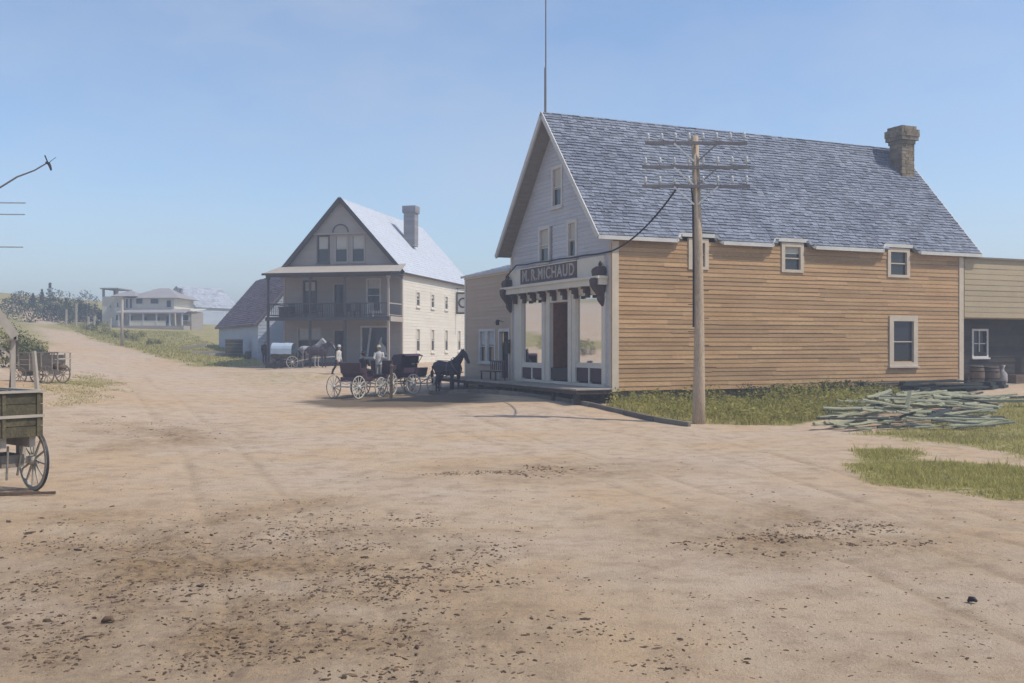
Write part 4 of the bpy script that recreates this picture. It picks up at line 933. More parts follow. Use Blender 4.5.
def buggy(name, label, loc, rz, seat='purple_leather', top=None, body='purple_leather', wm='wheel_paint'):
    """four-wheeled buggy heading local +x"""
    t = thing(name, label, 'buggy', loc, rz)
    b = MB(); b.box(-.75,.72,-.38,.38,.78,.83); b.box(-.75,.72,-.40,-.37,.83,1.02); b.box(-.75,.72,.37,.40,.83,1.02); b.box(-.78,-.75,-.40,.40,.78,1.02); b.build('body', M[body], t)
    b = MB(); b.box(-.42,.1,-.55,.55,1.02,1.20); b.box(-.40,.08,-.52,.52,1.20,1.27); st = b.build('seat', M[seat], t)
    b = MB(); Mx = Matrix.Translation((-.42,0,1.2)) @ Matrix.Rotation(-.18,4,'Y'); b.box(-.08,.02,-.6,.6,.0,.52,M=Mx); b.box(-.02,.36,-.62,-.55,.0,.22,M=Mx); b.box(-.02,.36,.55,.62,.0,.22,M=Mx); b.build('backrest', M[seat], st)
    b = MB(); Mx = Matrix.Translation((.72,0,.9)) @ Matrix.Rotation(.25,4,'Y'); b.box(-.02,.02,-.42,.42,0,.4,M=Mx); b.build('dashboard', M[seat], t)
    if top:
        b = MB(); prof = [(-.62,1.42),(-.70,1.75),(-.52,1.92),(.05,1.97),(.32,1.88)]
        for (x0,z0_),(x1,z1_) in zip(prof,prof[1:]):
            b.add([(x0,-.62,z0_),(x0,.62,z0_),(x1,.62,z1_),(x1,-.62,z1_),(x0+.03,-.6,z0_-.03),(x0+.03,.6,z0_-.03),(x1,.6,z1_-.03),(x1,-.6,z1_-.03)],[(0,3,2,1),(4,5,6,7),(0,1,5,4),(2,3,7,6),(1,2,6,5),(3,0,4,7)])
        for y in (-.62,.60):
            b.add([(-.62,y,1.42),(-.70,y,1.75),(-.52,y,1.92),(.05,y,1.95),(.0,y,1.5),(-.62,y+.02,1.42),(-.70,y+.02,1.75),(-.52,y+.02,1.92),(.05,y+.02,1.95),(.0,y+.02,1.5)],[(0,1,2,3,4),(9,8,7,6,5),(0,5,6,1),(1,6,7,2),(2,7,8,3),(3,8,9,4),(4,9,5,0)])
            b.bar((-.2,y,1.25),(.3,y,1.88),.025)
        b.build('folding_top', M[top], t)
    b = MB(); b.bar((-.85,0,.55),(.95,0,.5),.06)
    for x,r in ((-.85,.56),(.95,.5)):
        b.bar((x,-.7,r),(x,.7,r),.06)
        for s in (-1,1):   # elliptic spring
            b.bar((x,s*.45,.78),(x,0,.68),.03); b.bar((x,s*.45,.78),(x,0,.84),.03)
    b.build('undercarriage', M[wm], t)
    for x,r in ((-.85,.56),(.95,.5)):
        for y in (-.74,.74): wheel(t,(x,y,r),r,12,.04,wm,.045)
    for y in (-.28,.28):
        b = MB(); b.loft([(.95,y*1.5,.5),(1.6,y*1.35,.75),(2.6,y*1.2,1.0),(3.3,y,1.1)],.028,6); b.build('shaft', M[wm], t)
    return t
# ================================================================== HORSES AND PEOPLE
def horse(name, label, loc, rz, m, mane='cloth_black', sc=1.0, vox=.02, harness=True, face=False, drop=0):
    t = thing(name, label, 'horse', loc, rz); t.scale = (sc,sc,sc)
    b = MB()
    b.loft([(-.84,0,1.27),(-.76,0,1.30),(-.6,0,1.31),(-.35,0,1.27),(0,0,1.22),(.32,0,1.24),(.56,0,1.28),(.74,0,1.32),(.82,0,1.34)],[(.08,.1),(.2,.23),(.28,.30),(.30,.33),(.31,.335),(.29,.36),(.24,.34),(.16,.24),(.08,.12)],16)
    d = drop
    b.loft([(.42,0,1.38),(.66,0,1.55),(.86,0,1.77-d*.5),(1.0,0,1.98-d),(1.05,0,2.06-d)],[(.17,.30),(.13,.25),(.10,.19),(.085,.145),(.07,.10)],14,up=(-.6,0,.8))
    b.loft([(.97,0,2.06-d),(1.06,0,1.99-d),(1.17,0,1.86-d),(1.29,0,1.68-d),(1.37,0,1.56-d),(1.41,0,1.50-d)],[(.07,.09),(.095,.13),(.095,.135),(.07,.095),(.065,.085),(.045,.05)],14,up=(.7,0,.7))
    for s in (-1,1):
        b.loft([(1.0,s*.055,2.06-d),(.99,s*.07,2.15-d),(1.0,s*.075,2.24-d)],[(.04,.03),(.038,.025),(.008,.008)],8)
        k = .06*s
        b.loft([(.5+k,s*.15,1.25),(.54+k,s*.17,1.0),(.53+k,s*.17,.78),(.53+k,s*.165,.52),(.52+k,s*.165,.3),(.52+k,s*.165,.14),(.56+k,s*.165,.07),(.58+k,s*.165,.0)],[(.10,.15),(.10,.14),(.07,.085),(.058,.062),(.042,.045),(.048,.05),(.055,.06),(.07,.075)],10,up=(1,0,0))
        b.loft([(-.52-k,s*.14,1.3),(-.48-k,s*.17,1.05),(-.46-k,s*.17,.88),(-.60-k,s*.165,.60),(-.635-k,s*.165,.54),(-.61-k,s*.165,.3),(-.60-k,s*.165,.14),(-.55-k,s*.165,.07),(-.53-k,s*.165,.0)],[(.14,.22),(.14,.20),(.10,.145),(.062,.08),(.055,.072),(.043,.046),(.05,.052),(.055,.06),(.07,.075)],10,up=(1,0,0))
    body = b.build('body', M[m], t); remesh(body, vox, 5)
    b = MB(); b.loft([(-.82,0,1.38),(-.93,0,1.3),(-.98,0,1.05),(-.97,0,.75),(-.95,0,.5)],[(.05,.05),(.07,.07),(.085,.08),(.07,.06),(.015,.015)],8); b.build('tail', M[mane], t, True)
    b = MB(); b.loft([(.5,0,1.70-d*.1),(.68,.02,1.80-d*.4),(.84,.03,1.95-d*.7),(.97,.02,2.12-d),(1.05,.0,2.13-d),(1.1,0,2.0-d)],[(.03,.06),(.05,.09),(.05,.09),(.045,.07),(.04,.05),(.03,.03)],8,up=(-.6,0,.8)); b.build('mane', M[mane], t, True)
    for s in (-1,1):
        b = MB(); b.lathe([(.003,-.02),(.02,-.012),(.022,0),(.02,.012),(.003,.02)],(1.12,s*.088,1.93-d),8); b.build('eye', M['dark_metal'], t, True)
    if face:
        b = MB(); b.loft([(1.13,0,2.03-d),(1.24,0,1.88-d),(1.35,0,1.7-d),(1.43,0,1.56-d)],[(.05,.03),(.06,.045),(.05,.04),(.045,.04)],8,up=(.7,0,.7)); b.build('blaze', M['horse_white'], t, True)
    if harness:
        h = MB()
        def band(c, rx, rz_, tilt, w=.045):
            Mx = Matrix.Translation(c) @ Matrix.Rotation(tilt,4,'Y'); n = 24; vs=[]; fs=[]
            for k in range(n):
                a = 2*math.pi*k/n
                for q in (-w/2,w/2): vs.append(Mx @ Vector((q, rx*math.cos(a), rz_*math.sin(a))))
            for k in range(n): a=2*k; c2=2*((k+1)%n); fs.append((a,a+1,c2+1,c2))
            h.add(vs,fs)
        band((.60,0,1.40),.29,.42,-.55,.10); band((.22,0,1.23),.325,.37,0,.07); band((-.5,0,1.28),.31,.335,.0,.04)
        for s in (-1,1):
            h.bar((.62,s*.30,1.2),(-.75,s*.33,1.02),.035,.02); h.bar((.22,s*.10,1.595),(-.7,s*.06,1.625),.03,.02); h.bar((.3,s*.18,1.58),(1.15,s*.11,1.72-d),.02,.015)
            h.bar((1.0,s*.105,2.05-d),(1.28,s*.085,1.66-d),.025,.012)
        h.build('harness', M['leather'], t)
    return t
def person(name, label, loc, rz, pose='stand', top='cloth_black', legs='cloth_black', hat='straw', skirt=False, sc=1.0, stride=.0, lean=0.0, arms=None, shirt='cloth_white', brim=.17):
    """figure facing local +x; standing 1.72 m; 'sit' puts the seat at z = 0.45"""
    t = thing(name, label, 'person', loc, rz); t.scale = (sc,sc,sc)
    sit = pose == 'sit'; hz_ = .53 if sit else .93
    def T(x,y,z): return (x+lean*(z-hz_), y, z)
    hip = hz_
    sh_ = hip+.50; hd = hip+.70
    b = MB()
    b.loft([T(0,0,hip-.08),T(0,0,hip+.04),T(0,0,hip+.18),T(0,0,hip+.34),T(0,0,sh_-.04),T(0,0,sh_+.03),T(.0,0,sh_+.07),T(.015,0,sh_+.16)],[(.14,.10),(.17,.12),(.145,.105),(.17,.12),(.18,.11),(.12,.085),(.058,.06),(.052,.055)],14,up=(1,0,0))
    b.loft([T(.0,0,hd-.06),T(.015,0,hd-.02),T(.015,0,hd+.06),T(.0,0,hd+.13),T(-.01,0,hd+.175)],[(.045,.06),(.065,.085),(.078,.10),(.07,.09),(.03,.04)],14,up=(1,0,0))
    b.loft([T(.095,0,hd+.06),T(.115,0,hd+.03),T(.118,0,hd+.015)],[(.012,.012),(.016,.016),(.008,.008)],6)
    for s in (-1,1): b.loft([T(.0,s*.08,hd+.02),T(.0,s*.088,hd+.07)],[(.012,.02),(.014,.022)],6,up=(1,0,0))
    A = arms or [((.02,.24,-.30),(.12,.24,-.54)),((.02,-.24,-.30),(.10,-.24,-.54))]
    armpts = []
    for s,(el,wr) in zip((1,-1),A):
        S_ = Vector(T(0,s*.185,sh_)); E_ = Vector(T(*el[:2],sh_+el[2])); W2 = Vector(T(*wr[:2],sh_+wr[2]))
        armpts.append((S_,E_,W2)); b.loft([S_,S_.lerp(E_,.5),E_,E_.lerp(W2,.4),W2],[.055,.05,.042,.04,.028],10,up=(1,0,0))
        d = (W2-E_).normalized(); x = d.cross(Vector((0,1,0))); x = x.normalized() if x.length > .1 else Vector((1,0,0))
        b.loft([W2,W2+d*.05,W2+d*.095],[(.028,.018),(.042,.018),(.038,.014)],8,up=tuple(Vector((0,1,0))))
        for k in range(4): b.loft([W2+d*.08+x*(k-1.5)*.022,W2+d*(.13+.01*(k in (1,2)))+x*(k-1.5)*.023,W2+d*(.155+.015*(k in (1,2)))+x*(k-1.5)*.021+Vector((0,-s*.02,0))],[.0095,.009,.007],6)
        b.loft([W2+d*.02+x*.03,W2+d*.06+x*.06,W2+d*.09+x*.062],[.012,.011,.008],6)
    legpts = []
    for s in (-1,1):
        if sit: P_ = [Vector((0,s*.09,hip-.02)),Vector((.24,s*.10,hip-.01)),Vector((.44,s*.11,hip-.02)),Vector((.46,s*.11,hip-.28)),Vector((.44,s*.11,hip-.45))]
        else:
            k = s*stride; P_ = [Vector((0,s*.09,hip-.02)),Vector((k*.3+.01,s*.095,hip-.22)),Vector((k*.55+.02,s*.095,.50)),Vector((k*.9-abs(k)*.1,s*.095,.30)),Vector((k*1.2-abs(k)*.1,s*.095,.08))]
        legpts.append(P_); b.loft(P_,[.088,.078,.056,.054,.036],10,up=(1,.01,0))
        f = P_[-1]; b.loft([f+Vector((-.06,0,-.05)),f+Vector((.02,0,-.03)),f+Vector((.12,0,-.05)),f+Vector((.18,0,-.06))],[(.032,.03),(.04,.05),(.042,.03),(.025,.018)],8)
    body = b.build('body', M['skin'], t); remesh(body, .0105, 2)
    # clothes follow the body
    b = MB(); b.loft([T(0,0,hip-.12),T(0,0,hip+.04),T(0,0,hip+.18),T(0,0,hip+.34),T(0,0,sh_-.03),T(0,0,sh_+.045),T(.0,0,sh_+.09)],[(.185,.145),(.185,.14),(.165,.125),(.188,.14),(.2,.13),(.135,.10),(.07,.075)],16,up=(1,0,0))
    for S_,E_,W2 in armpts: b.loft([S_+Vector((0,0,.02)),S_.lerp(E_,.5),E_,W2.lerp(E_,.08)],[.075,.065,.056,.044],10,up=(1,0,0))
    c = b.build('coat', M[top], t); remesh(c,.014,3)
    if skirt:
        b = MB(); b.loft([(0,0,hip+.1),(0,0,hip-.05),(0,0,.5),(-.02,0,.06)],[(.16,.12),(.2,.16),(.27,.26),(.34,.36)],18,up=(1,0,0)); b.build('skirt', M[legs], t, True)
    else:
        b = MB(); b.loft([(0,0,hip+.06),(0,0,hip-.1)],[(.178,.135),(.17,.12)],14,up=(1,0,0))
        for P_ in legpts: b.loft(P_,[.105,.092,.072,.07,.06],10,up=(1,.01,0))
        c = b.build('trousers', M[legs], t); remesh(c,.014,3)
    b = MB()
    for P_ in legpts:
        f = P_[-1]; b.loft([f+Vector((-.07,0,-.045)),f+Vector((.02,0,-.025)),f+Vector((.12,0,-.045)),f+Vector((.195,0,-.06))],[(.04,.04),(.05,.062),(.05,.04),(.03,.022)],8)
    b.build('shoes', M['dark_metal'], t, True)
    q = T(-.005,0,hd)
    b = MB(); b.loft([(q[0]-.03,0,q[2]+.02),(q[0]-.035,0,q[2]+.10),(q[0]-.01,0,q[2]+.17),(q[0]-.005,0,q[2]+.185)],[(.08,.075),(.088,.095),(.07,.085),(.02,.02)],12,up=(1,0,0)); b.build('hair', M['dark_wood'], t, True)
    b = MB(); b.lathe([(.10,.115),(brim,.105),(brim+.005,.113),(.10,.13),(.095,.2),(.075,.235),(.02,.24)],q,18); b.build('hat', M[hat], t, True)
    for s in (-1,1):
        b = MB(); e = T(.088,s*.032,hd+.055); b.lathe([(.002,-.01),(.01,-.006),(.012,0),(.01,.006),(.002,.01)],e,8); b.build('eye', M['dark_metal'], t, True)
    return t

def onground(u, v): x,y = G(u,v); return (x,y,gz(x,y))
# --- near group at the store end of the street
def at(u, Y, lift=0): x = (u-512)/F*Y; return (x,Y,gz(x,Y)+lift)
NY = 48.5
hp = at(447,NY)
horse('horse','dark horse standing in shafts in front of the annex','horse' and hp,R(-38),'horse_dark',sc=1.0)
bp = at(414,NY-.05); 
buggy('buggy','dark buggy with folded black top hitched to the lone dark horse',at(410,50.4),R(-38),'purple_leather',top='purple_leather')
buggy('buggy','maroon-seated buggy with pale wheels seen from behind, left of the hitching post',at(357,48.6),R(62),'maroon',body='purple_leather')
buggy('buggy','small maroon buggy between the pale-dressed person and the black-topped buggy',at(386.5,50.2),R(70),'maroon',body='maroon')
# people
px_, py_, pz_ = at(264.5,78)
person('person','person in a dark coat and pale cap standing alone left of the hotel porch',(px_,py_,pz_),R(-60),top='cloth_rust',legs='cloth_black',hat='cloth_white',brim=.11,sc=.98)
px_, py_, pz_ = at(338,62.5)
person('person','person in a white hat and pale blouse walking beside the hotel porch',(px_,py_,pz_),R(-20),top='cloth_white',legs='cloth_black',hat='cloth_white',stride=.28,lean=.12,sc=1.0)
px_, py_, pz_ = at(377.5,49.3)
person('person','person in pale clothes and a straw hat standing up in the small maroon buggy',(px_+.02,py_+.35,pz_+.80),R(-80),top='cloth_white',legs='cloth_grey',hat='straw',sc=.93,arms=[((.14,.25,-.24),(.38,.18,-.22)),((.10,-.26,-.26),(.30,-.2,-.34))])
px_, py_, pz_ = at(362.5,48.8)
person('person','person in dark clothes and a black hat seated in the maroon-seated buggy',(px_+.05,py_+.05,pz_+.80),R(62),pose='sit',top='cloth_black',legs='cloth_black',hat='cloth_black',arms=[((.14,.24,-.26),(.36,.14,-.28)),((.14,-.24,-.26),(.36,-.14,-.28))],brim=.2)
o = MB(); o.bar((0,0,-.4),(.02,.02,1.5),.15,.15,w2=.13,h2=.13); o.lathe([(.09,1.5),(.1,1.53),(.06,1.62),(.01,1.66)],(.02,.02,0),10); o = o.build('hitching_post', M['brown_wood']); o.location = at(391,47.6); tag(o,'brown wooden hitching post between the buggies','post')
# --- far group by the hotel
FY = 70.5
horse('horse','white horse standing beside the dark horse in front of the hotel porch',at(310,FY+1.3),R(-12),'horse_white',mane='horse_white',sc=.96,vox=.03)
horse('horse','brown horse with a white face in front of the hotel porch',at(317,FY),R(-8),'horse_brown',sc=.93,vox=.03,face=True,drop=.12)
cw = thing('covered_wagon','small wagon under a pale blue canvas cover left of the white horse','wagon',at(286,FY+1.2),R(-8))
b = MB(); b.box(-.9,.9,-.5,.5,.7,.76); b.box(-.9,.9,-.52,-.48,.76,1.1); b.box(-.9,.9,.48,.52,.76,1.1); b.box(-.92,-.9,-.5,.5,.7,1.1); b.build('box', M['olive_wood'], cw)
b = MB(); n = 10
for x0,x1 in ((-.95,.0),(.0,.6)):
    vs=[];fs=[]
    for k in range(n+1):
        a = math.pi*k/n; y = .56*math.cos(a); z = 1.05+.80*math.sin(a)**.6
        vs += [(x0,y,z),(x1,y,z-.03)]
    for k in range(n): fs.append((2*k,2*k+1,2*k+3,2*k+2))
    if x0 < -.5: fs.append(tuple(range(0,2*n+2,2)))
    b.add(vs,fs)
b.build('canvas_cover', M['canvas_blue'], cw)
b = MB(); b.box(.35,.65,-.45,.45,1.05,1.12); b.build('seat', M['dark_wood'], cw)
b = MB(); b.box(-.65,-.57,-.62,.62,.48,.56); b.box(.67,.75,-.62,.62,.42,.5); b.box(-.6,.7,-.05,.05,.5,.58); b.box(-.63,-.59,-.45,.45,.56,.7); b.box(.69,.73,-.45,.45,.5,.7); b.build('axle', M['dark_wood'], cw)
for x,r in ((-.61,.52),(.71,.46)):
    for y in (-.64,.64): wheel(cw,(x,y,r),r,10,.05,'dark_wood' if x < 0 else 'wheel_paint')
b = MB(); b.loft([(.75,0,.5),(2.0,0,.75),(3.6,0,.85)],.04,6); b.build('tongue', M['wheel_paint'], cw)
# crates / lumber left of the hotel
o = MB(); 
for i in range(5): o.box(-.7,.7,-.5,-.46,i*.28,i*.28+.26,random.uniform(.6,1)); o.box(-.7,-.66,-.46,.5,i*.28,i*.28+.26,random.uniform(.6,1)); o.box(.66,.7,-.46,.5,i*.28,i*.28+.26,random.uniform(.6,1)); o.box(-.66,.66,.46,.5,i*.28,i*.28+.26,.8)
o.box(-.74,.74,-.54,.54,1.4,1.46); o = o.build('wooden_bin', M['olive_wood']); o.location = at(234,84,-.02); o.rotation_euler=(0,0,.3); tag(o,'dark square wooden bin in front of the pale barn wall','bin')
for i,(u,Y,l,lab) in enumerate([(194,86,.0,'tilted pale log end left of the board heap beside the barn'),(204,85.5,.2,'pale board lying between the tilted log and the wooden bin'),(214,85,-.1,'pale board nearest the dark wooden bin by the barn'),(222,84,.3,'short pale board in the grass below the dark wooden bin')]):
    b = MB(); b.bar((-1.1,0,.12+.25*(i==0)),(1.0,.2,.16+.55*(i==0)),.35,.22,w2=.3,h2=.2); o = b.build('board' if i else 'log', M['lumber']); o.location = at(u,Y); o.rotation_euler=(0,0,l); tag(o,lab,'board' if i else 'log')
o = MB(); o.lathe([(.25,0),(.29,.3),(.25,.62),(.02,.6)],n=14); o = o.build('bucket', M['dark_wood'], None, True); o.location = at(248,82); tag(o,'small dark tub on the grass right of the wooden bin','tub')

# ================================================================== UTILITY POLES
up = thing('utility_pole','tall wooden utility pole with three crossarms standing before the store','utility pole',(6.17,33,gz(6.17,33)),R(-3))
b = MB(); b.loft([(0,0,-.6),(.0,0,.9),(.01,0,3),(-.02,0,6),(-.14,0,9.5)],[.225,.20,.165,.14,.118],14); b.build('shaft', M['pole_wood'], up, True)
zt = gz(6.17,33)
for v,h,n in ((143.6,1.66,8),(167.6,1.75,8),(186.6,1.75,8)):
    z = CZ-(v-V0)/F*33-zt; x0 = -.13
    b = MB(); b.bar((x0-h,-.22,z),(x0+h,-.22,z-.05),.09,.10); ca_ = b.build('crossarm', M['pole_grey'], up)
    for k in range(n):
        s = -h*.94+k*(2*h*.94)/(n-1)
        if abs(s) < .2: s = .2 if s > 0 else -.2
        b = MB(); b.lathe([(.018,.05),(.018,.12),(.05,.125),(.062,.19),(.045,.23),(.058,.25),(.04,.32),(.008,.34)],(x0+s,-.22,z-.02),8); b.build('insulator', M['insulator'], ca_, True)
    for s in (-1,1):
        b = MB(); b.bar((x0+s*.72,-.28,z-.04),(x0+s*.06,-.24,z-.62),.035,.05); b.build('brace', M['insulator'] if s < 0 or v > 180 else M['pole_grey'], up)
b = MB(); b.loft([(-.19,-.05,3.2),(-.19,-.05,5.6),(-.215,-.06,7.4),(-.27,-.1,7.9)],.028,6); b.build('riser_cable', M['cable'], up)
for k in range(6):
    b = MB(); s = (-1)**k; b.bar((s*.12-.02,0,2.6+k*.45),(s*.34-.02,-.05,2.6+k*.45),.025); b.build('step', M['dark_metal'], up)
b = MB()
a = Vector(((677-512)/F*32.8,32.8,CZ-(188-V0)/F*32.8)); m_ = SW(-.12,-.12,5.30); e_ = SW(-.2,8.5,5.38); f_ = SW(-.35,9.3,4.9)
pts = [a+(m_-a)*k/10+Vector((0,0,-.30*4*(k/10)*(1-k/10))) for k in range(11)]
pts += [m_.lerp(e_,k/8)+Vector((0,0,-.03*(k%2))) for k in range(1,9)]+[f_,SW(-.3,9.5,4.6)]
b.loft(pts,.032,6); o = b.build('service_cable', M['cable']); tag(o,'thick black cable sagging from the utility pole to the store front','cable')
# pole whose arms reach in from the left
lp = thing('utility_pole','utility pole mostly outside the left edge, only its thin arms reaching in','utility pole',(-16.3,30,gz(-16.3,30)),0)
zl = gz(-16.3,30)
def lz(v): return CZ-(v-V0)/F*30-zl
b = MB(); b.loft([(0,0,-.5),(0,0,4),(0,0,8.6)],[.19,.16,.12],12); b.build('shaft', M['pole_wood'], lp, True)
for v,x in ((203,1.78),(214.5,1.76),(247,1.7)):
    b = MB(); b.bar((-.9,-.14,lz(v)),(x,-.14,lz(v)-.02),.03,.03); b.build('crossarm', M['arm_grey'], lp)
b = MB(); b.loft([(0,-.1,lz(198)),(.9,-.1,lz(190)),(1.5,-.1,lz(177.5)),(2.02,-.1,lz(171)),(2.4,-.1,lz(163.5))],[.03,.026,.026,.022,.02],6); b.build('boom', M['pole_grey'], lp)
b = MB(); b.loft([(2.36,-.1,lz(163)),(2.45,-.1,lz(164)),(2.5,-.1,lz(168)),(2.52,-.1,lz(171))],[.03,.05,.04,.025],8); b.bar((2.42,-.1,lz(163)),(2.33,-.1,lz(156)),.03); b.bar((2.46,-.1,lz(163)),(2.66,-.1,lz(158)),.012); b.build('hook', M['dark_metal'], lp)

# ================================================================== SLAB HEAP AND STACK
G1 = 'weathered slabs in the loose heap'
lab1 = 'weathered grey-green slab in the loose heap beside the store'
heap_c = np.array(G(925,424)); hb = np.array(G(905,402))
proto = []
for k in range(5):
    b = MB(); L = [2.6,2.2,3.0,1.8,1.3][k]; n = 7; w = [.19,.22,.15,.2,.24][k]
    pts = [Vector((-L/2+L*i/(n-1), .018*math.sin(i*1.3+k), .012*math.sin(i*2.1+k))) for i in range(n)]
    vs=[];fs=[]
    for i,p in enumerate(pts):
        ww = w*(1 if 0<i<n-1 else .7)*random.uniform(.85,1.1); h = .045*random.uniform(.85,1.15)
        vs += [p+Vector((0,-ww/2,-h*.3)),p+Vector((0,ww/2,-h*.3)),p+Vector((0,ww*.42,h*.5)),p+Vector((0,0,h)),p+Vector((0,-ww*.42,h*.5))]
    for i in range(n-1):
        for j in range(5): fs.append((i*5+j,i*5+(j+1)%5,i*5+5+(j+1)%5,i*5+5+j))
    fs += [(4,3,2,1,0),tuple((n-1)*5+j for j in range(5))]
    b.add(vs,fs); proto.append(b)
meshes = []
def put(k, x, y, z, rz, rx, ry, label, group, m, sc=1.0):
    if k < len(meshes) and meshes[k] is not None: o = meshes[k].copy(); col.objects.link(o)
    else: o = proto[k].build('wood_slab', M[m])
    while len(meshes) <= k: meshes.append(None)
    if meshes[k] is None: meshes[k] = o
    o.location = (x,y,z); o.rotation_euler = (rx,ry,rz); o.scale = (sc*random.uniform(.55,1.15),sc*random.uniform(.7,1.25),sc*random.uniform(.9,1.5))
    o.data.materials[0] = M[m]
    tag(o,label,'wood slab',group); return o
def hx(u, v): return G(u,v)
bl, br, tl_, tr = [np.array(G(*q)) for q in ((828,431),(978,431),(850,397),(1000,399))]
N_ = 135
for i in range(N_):
    s = rng.random(); q = rng.random()**.9
    p = (bl*(1-s)+br*s)*(1-q)+(tl_*(1-s)+tr*s)*q
    mound = math.sin(math.pi*min(1,max(0,s)))**.7*math.sin(math.pi*min(1,.15+.8*q))
    layer = rng.random()
    z = gz(*p)+.05+mound*.75*layer
    a = rng.normal(.12,.34) + (rng.random() < .14)*rng.normal(0,1.1)
    put(int(rng.integers(0,5)), p[0], p[1], z, a, rng.normal(0,.22), rng.normal(-.02,.09), lab1, G1, 'bark' if rng.random() < .46 else 'slab', .9)
# propped stick standing in the heap
o = MB(); o.bar((0,0,0),(.35,.5,.95),.12,.06); o = o.build('wood_slab', M['slab']); p = G(905,424); o.location=(*p,gz(*p)+.1); tag(o,'short slab propped upright at the front of the loose heap','wood slab')
# stacked dark planks along the wall behind the heap
G2 = 'dark planks stacked against the store wall'
for i in range(14):
    l = 11.6+rng.random()*1.6+(i%3)*1.9; y = -.9-.45*(i%4)+rng.random()*.1; z = gz(*SW(l,y).xy)+.06+.11*(i//4)+.03
    L = 2.2+rng.random()*1.6; b = MB(); b.box(-L/2,L/2,-.16,.16,0,.085); o = b.build('dark_plank', M['bark']); q = SW(l,y); o.location=(q.x,q.y,z); o.rotation_euler=(rng.normal(0,.03),rng.normal(0,.015),TH+rng.normal(0,.07)); tag(o,'dark plank in the low stack along the store wall behind the heap','plank',G2)
for i in range(5):
    l = 15.6+i*.75; q = SW(l,-1.6-.1*(i%2)); b = MB(); b.box(-.3,.3,-.3,.3,0,.14); b.box(-.28,.28,-.2,.25,.14,.3,.6); o = b.build('timber_block', M['bark']); o.location=(q.x,q.y,gz(q.x,q.y)); o.rotation_euler=(0,0,TH+.1*i); tag(o,'dark squared timber block in the row before the open shed','block','dark timber blocks in a row before the shed')
b = MB(); b.bar((-2.4,0,0),(2.4,-.15,.08),.3,.1); o = b.build('long_plank', M['slab']); q = np.array(G(965,405)); o.location=(q[0],q[1],gz(*q)+.12); o.rotation_euler=(0,0,-.25); tag(o,'long grey plank sloping right from the back of the heap','plank')

# ================================================================== VEGETATION
def leaf_cloud(name, mat_, n, fn, size, parent=None):
    """n small bent leaf faces at fn() -> (pos array n x 3)"""
    P_ = fn(n); k = len(P_)
    a = rng.random(k)*2*np.pi; tl = rng.normal(0,.6,k); s = size*(.6+.8*rng.random(k))
    ux_ = np.c_[np.cos(a)*np.cos(tl),np.sin(a)*np.cos(tl),np.sin(tl)]*s[:,None]
    r2 = rng.normal(0,1,(k,3)); v_ = np.cross(ux_,r2); v_ /= (np.linalg.norm(v_,axis=1)[:,None]+1e-9); v_ *= (s*.45)[:,None]
    V = np.stack([P_-ux_*.5,P_+v_*.5,P_+ux_*.5,P_-v_*.5],1).reshape(-1,3)
    Fc = np.arange(4*k).reshape(-1,4)
    me = bpy.data.meshes.new(name); me.from_pydata(V.tolist(),[],Fc.tolist()); me.materials.append(mat_)
    at_ = me.color_attributes.new('Col','FLOAT_COLOR','CORNER'); c = np.repeat(.55+.6*rng.random(k),4); at_.data.foreach_set('color', np.c_[c,c,c,np.ones_like(c)].ravel())
    me.update(); o = bpy.data.objects.new(name, me); col.objects.link(o)
    if parent is not None: o.parent = parent
    return o
def blob_fn(rx, ry, rz_, cz, seed, hollow=.5):
    def fn(n):
        d = rng.normal(0,1,(n,3)); d /= np.linalg.norm(d,axis=1)[:,None]
        lob = .7+.6*fbm(d[:,0]*1.6+seed*3.1+7,d[:,1]*1.6+d[:,2]*1.9+9,3,seed)
        r = (hollow+(1-hollow)*rng.random(n)**.6)*lob
        p = d*r[:,None]*np.array([rx,ry,rz_])+np.array([0,0,cz]); return p[p[:,2] > .02]
    return fn
def shrub(label, loc, w, h, m, group, n=260, leaf=.16):
    t = thing('shrub', label, 'shrub', loc, rng.random()*6, group)
    leaf_cloud('foliage', M[m], n, blob_fn(w/2,w/2*.8,h*.55,h*.45,int(rng.integers(1,999))), leaf, t)
    b = MB()
    for k in range(4):
        a = rng.random()*6.3; b.bar((0,0,-.1),(math.cos(a)*w*.2,math.sin(a)*w*.2,h*.6),.05,w2=.02)
    b.build('stem', M['dark_wood'], t); return t
def fir(label, loc, h, w, group, m='leaf_dark'):
    t = thing('fir_tree', label, 'tree', loc, rng.random()*6, group)
    sd_ = int(rng.integers(1,999))
    def fn(n):
        z = rng.random(n)**1.25*.9; tier = .72+.28*np.cos(z*6.28*6)
        a = rng.random(n)*6.283; r = (1-z)*w/2*tier*(.35+.65*rng.random(n)**.5)*(.7+.6*fbm(np.cos(a)*2+sd_,np.sin(a)*2+z*5,2,3))
        return np.c_[np.cos(a)*r,np.sin(a)*r,.08*h+z*h]
    leaf_cloud('crown', M[m], 420, fn, .28, t)
    b = MB(); b.loft([(0,0,-.2),(0,0,h*.5),(0,0,h*.97)],[.12,.08,.02],7)
    for k in range(7):
        a = k*2.4; z = h*(.2+.1*k); l = w*.4*(1-z/h); b.bar((0,0,z),(math.cos(a)*l,math.sin(a)*l,z-.1),.04,w2=.015)
    b.build('trunk', M['dark_wood'], t); return t
gF = 'dark firs along the hilltop skyline'; gS = 'dark bushes along the hilltop skyline'; gL = 'pale low bushes on the lawn below the hill house'; gB = 'dense bushes on the bank behind the left shed'
for u,Y,h in ((33,150,2.2),(50,152,4.0),(42,155,2.3),(66,148,2.6),(80,150,2.2)):
    x = (u-512)/F*Y; fir('dark pointed fir on the hilltop skyline left of the house',(x,Y,gz(x,Y)-.1),h,h*.75,gF)
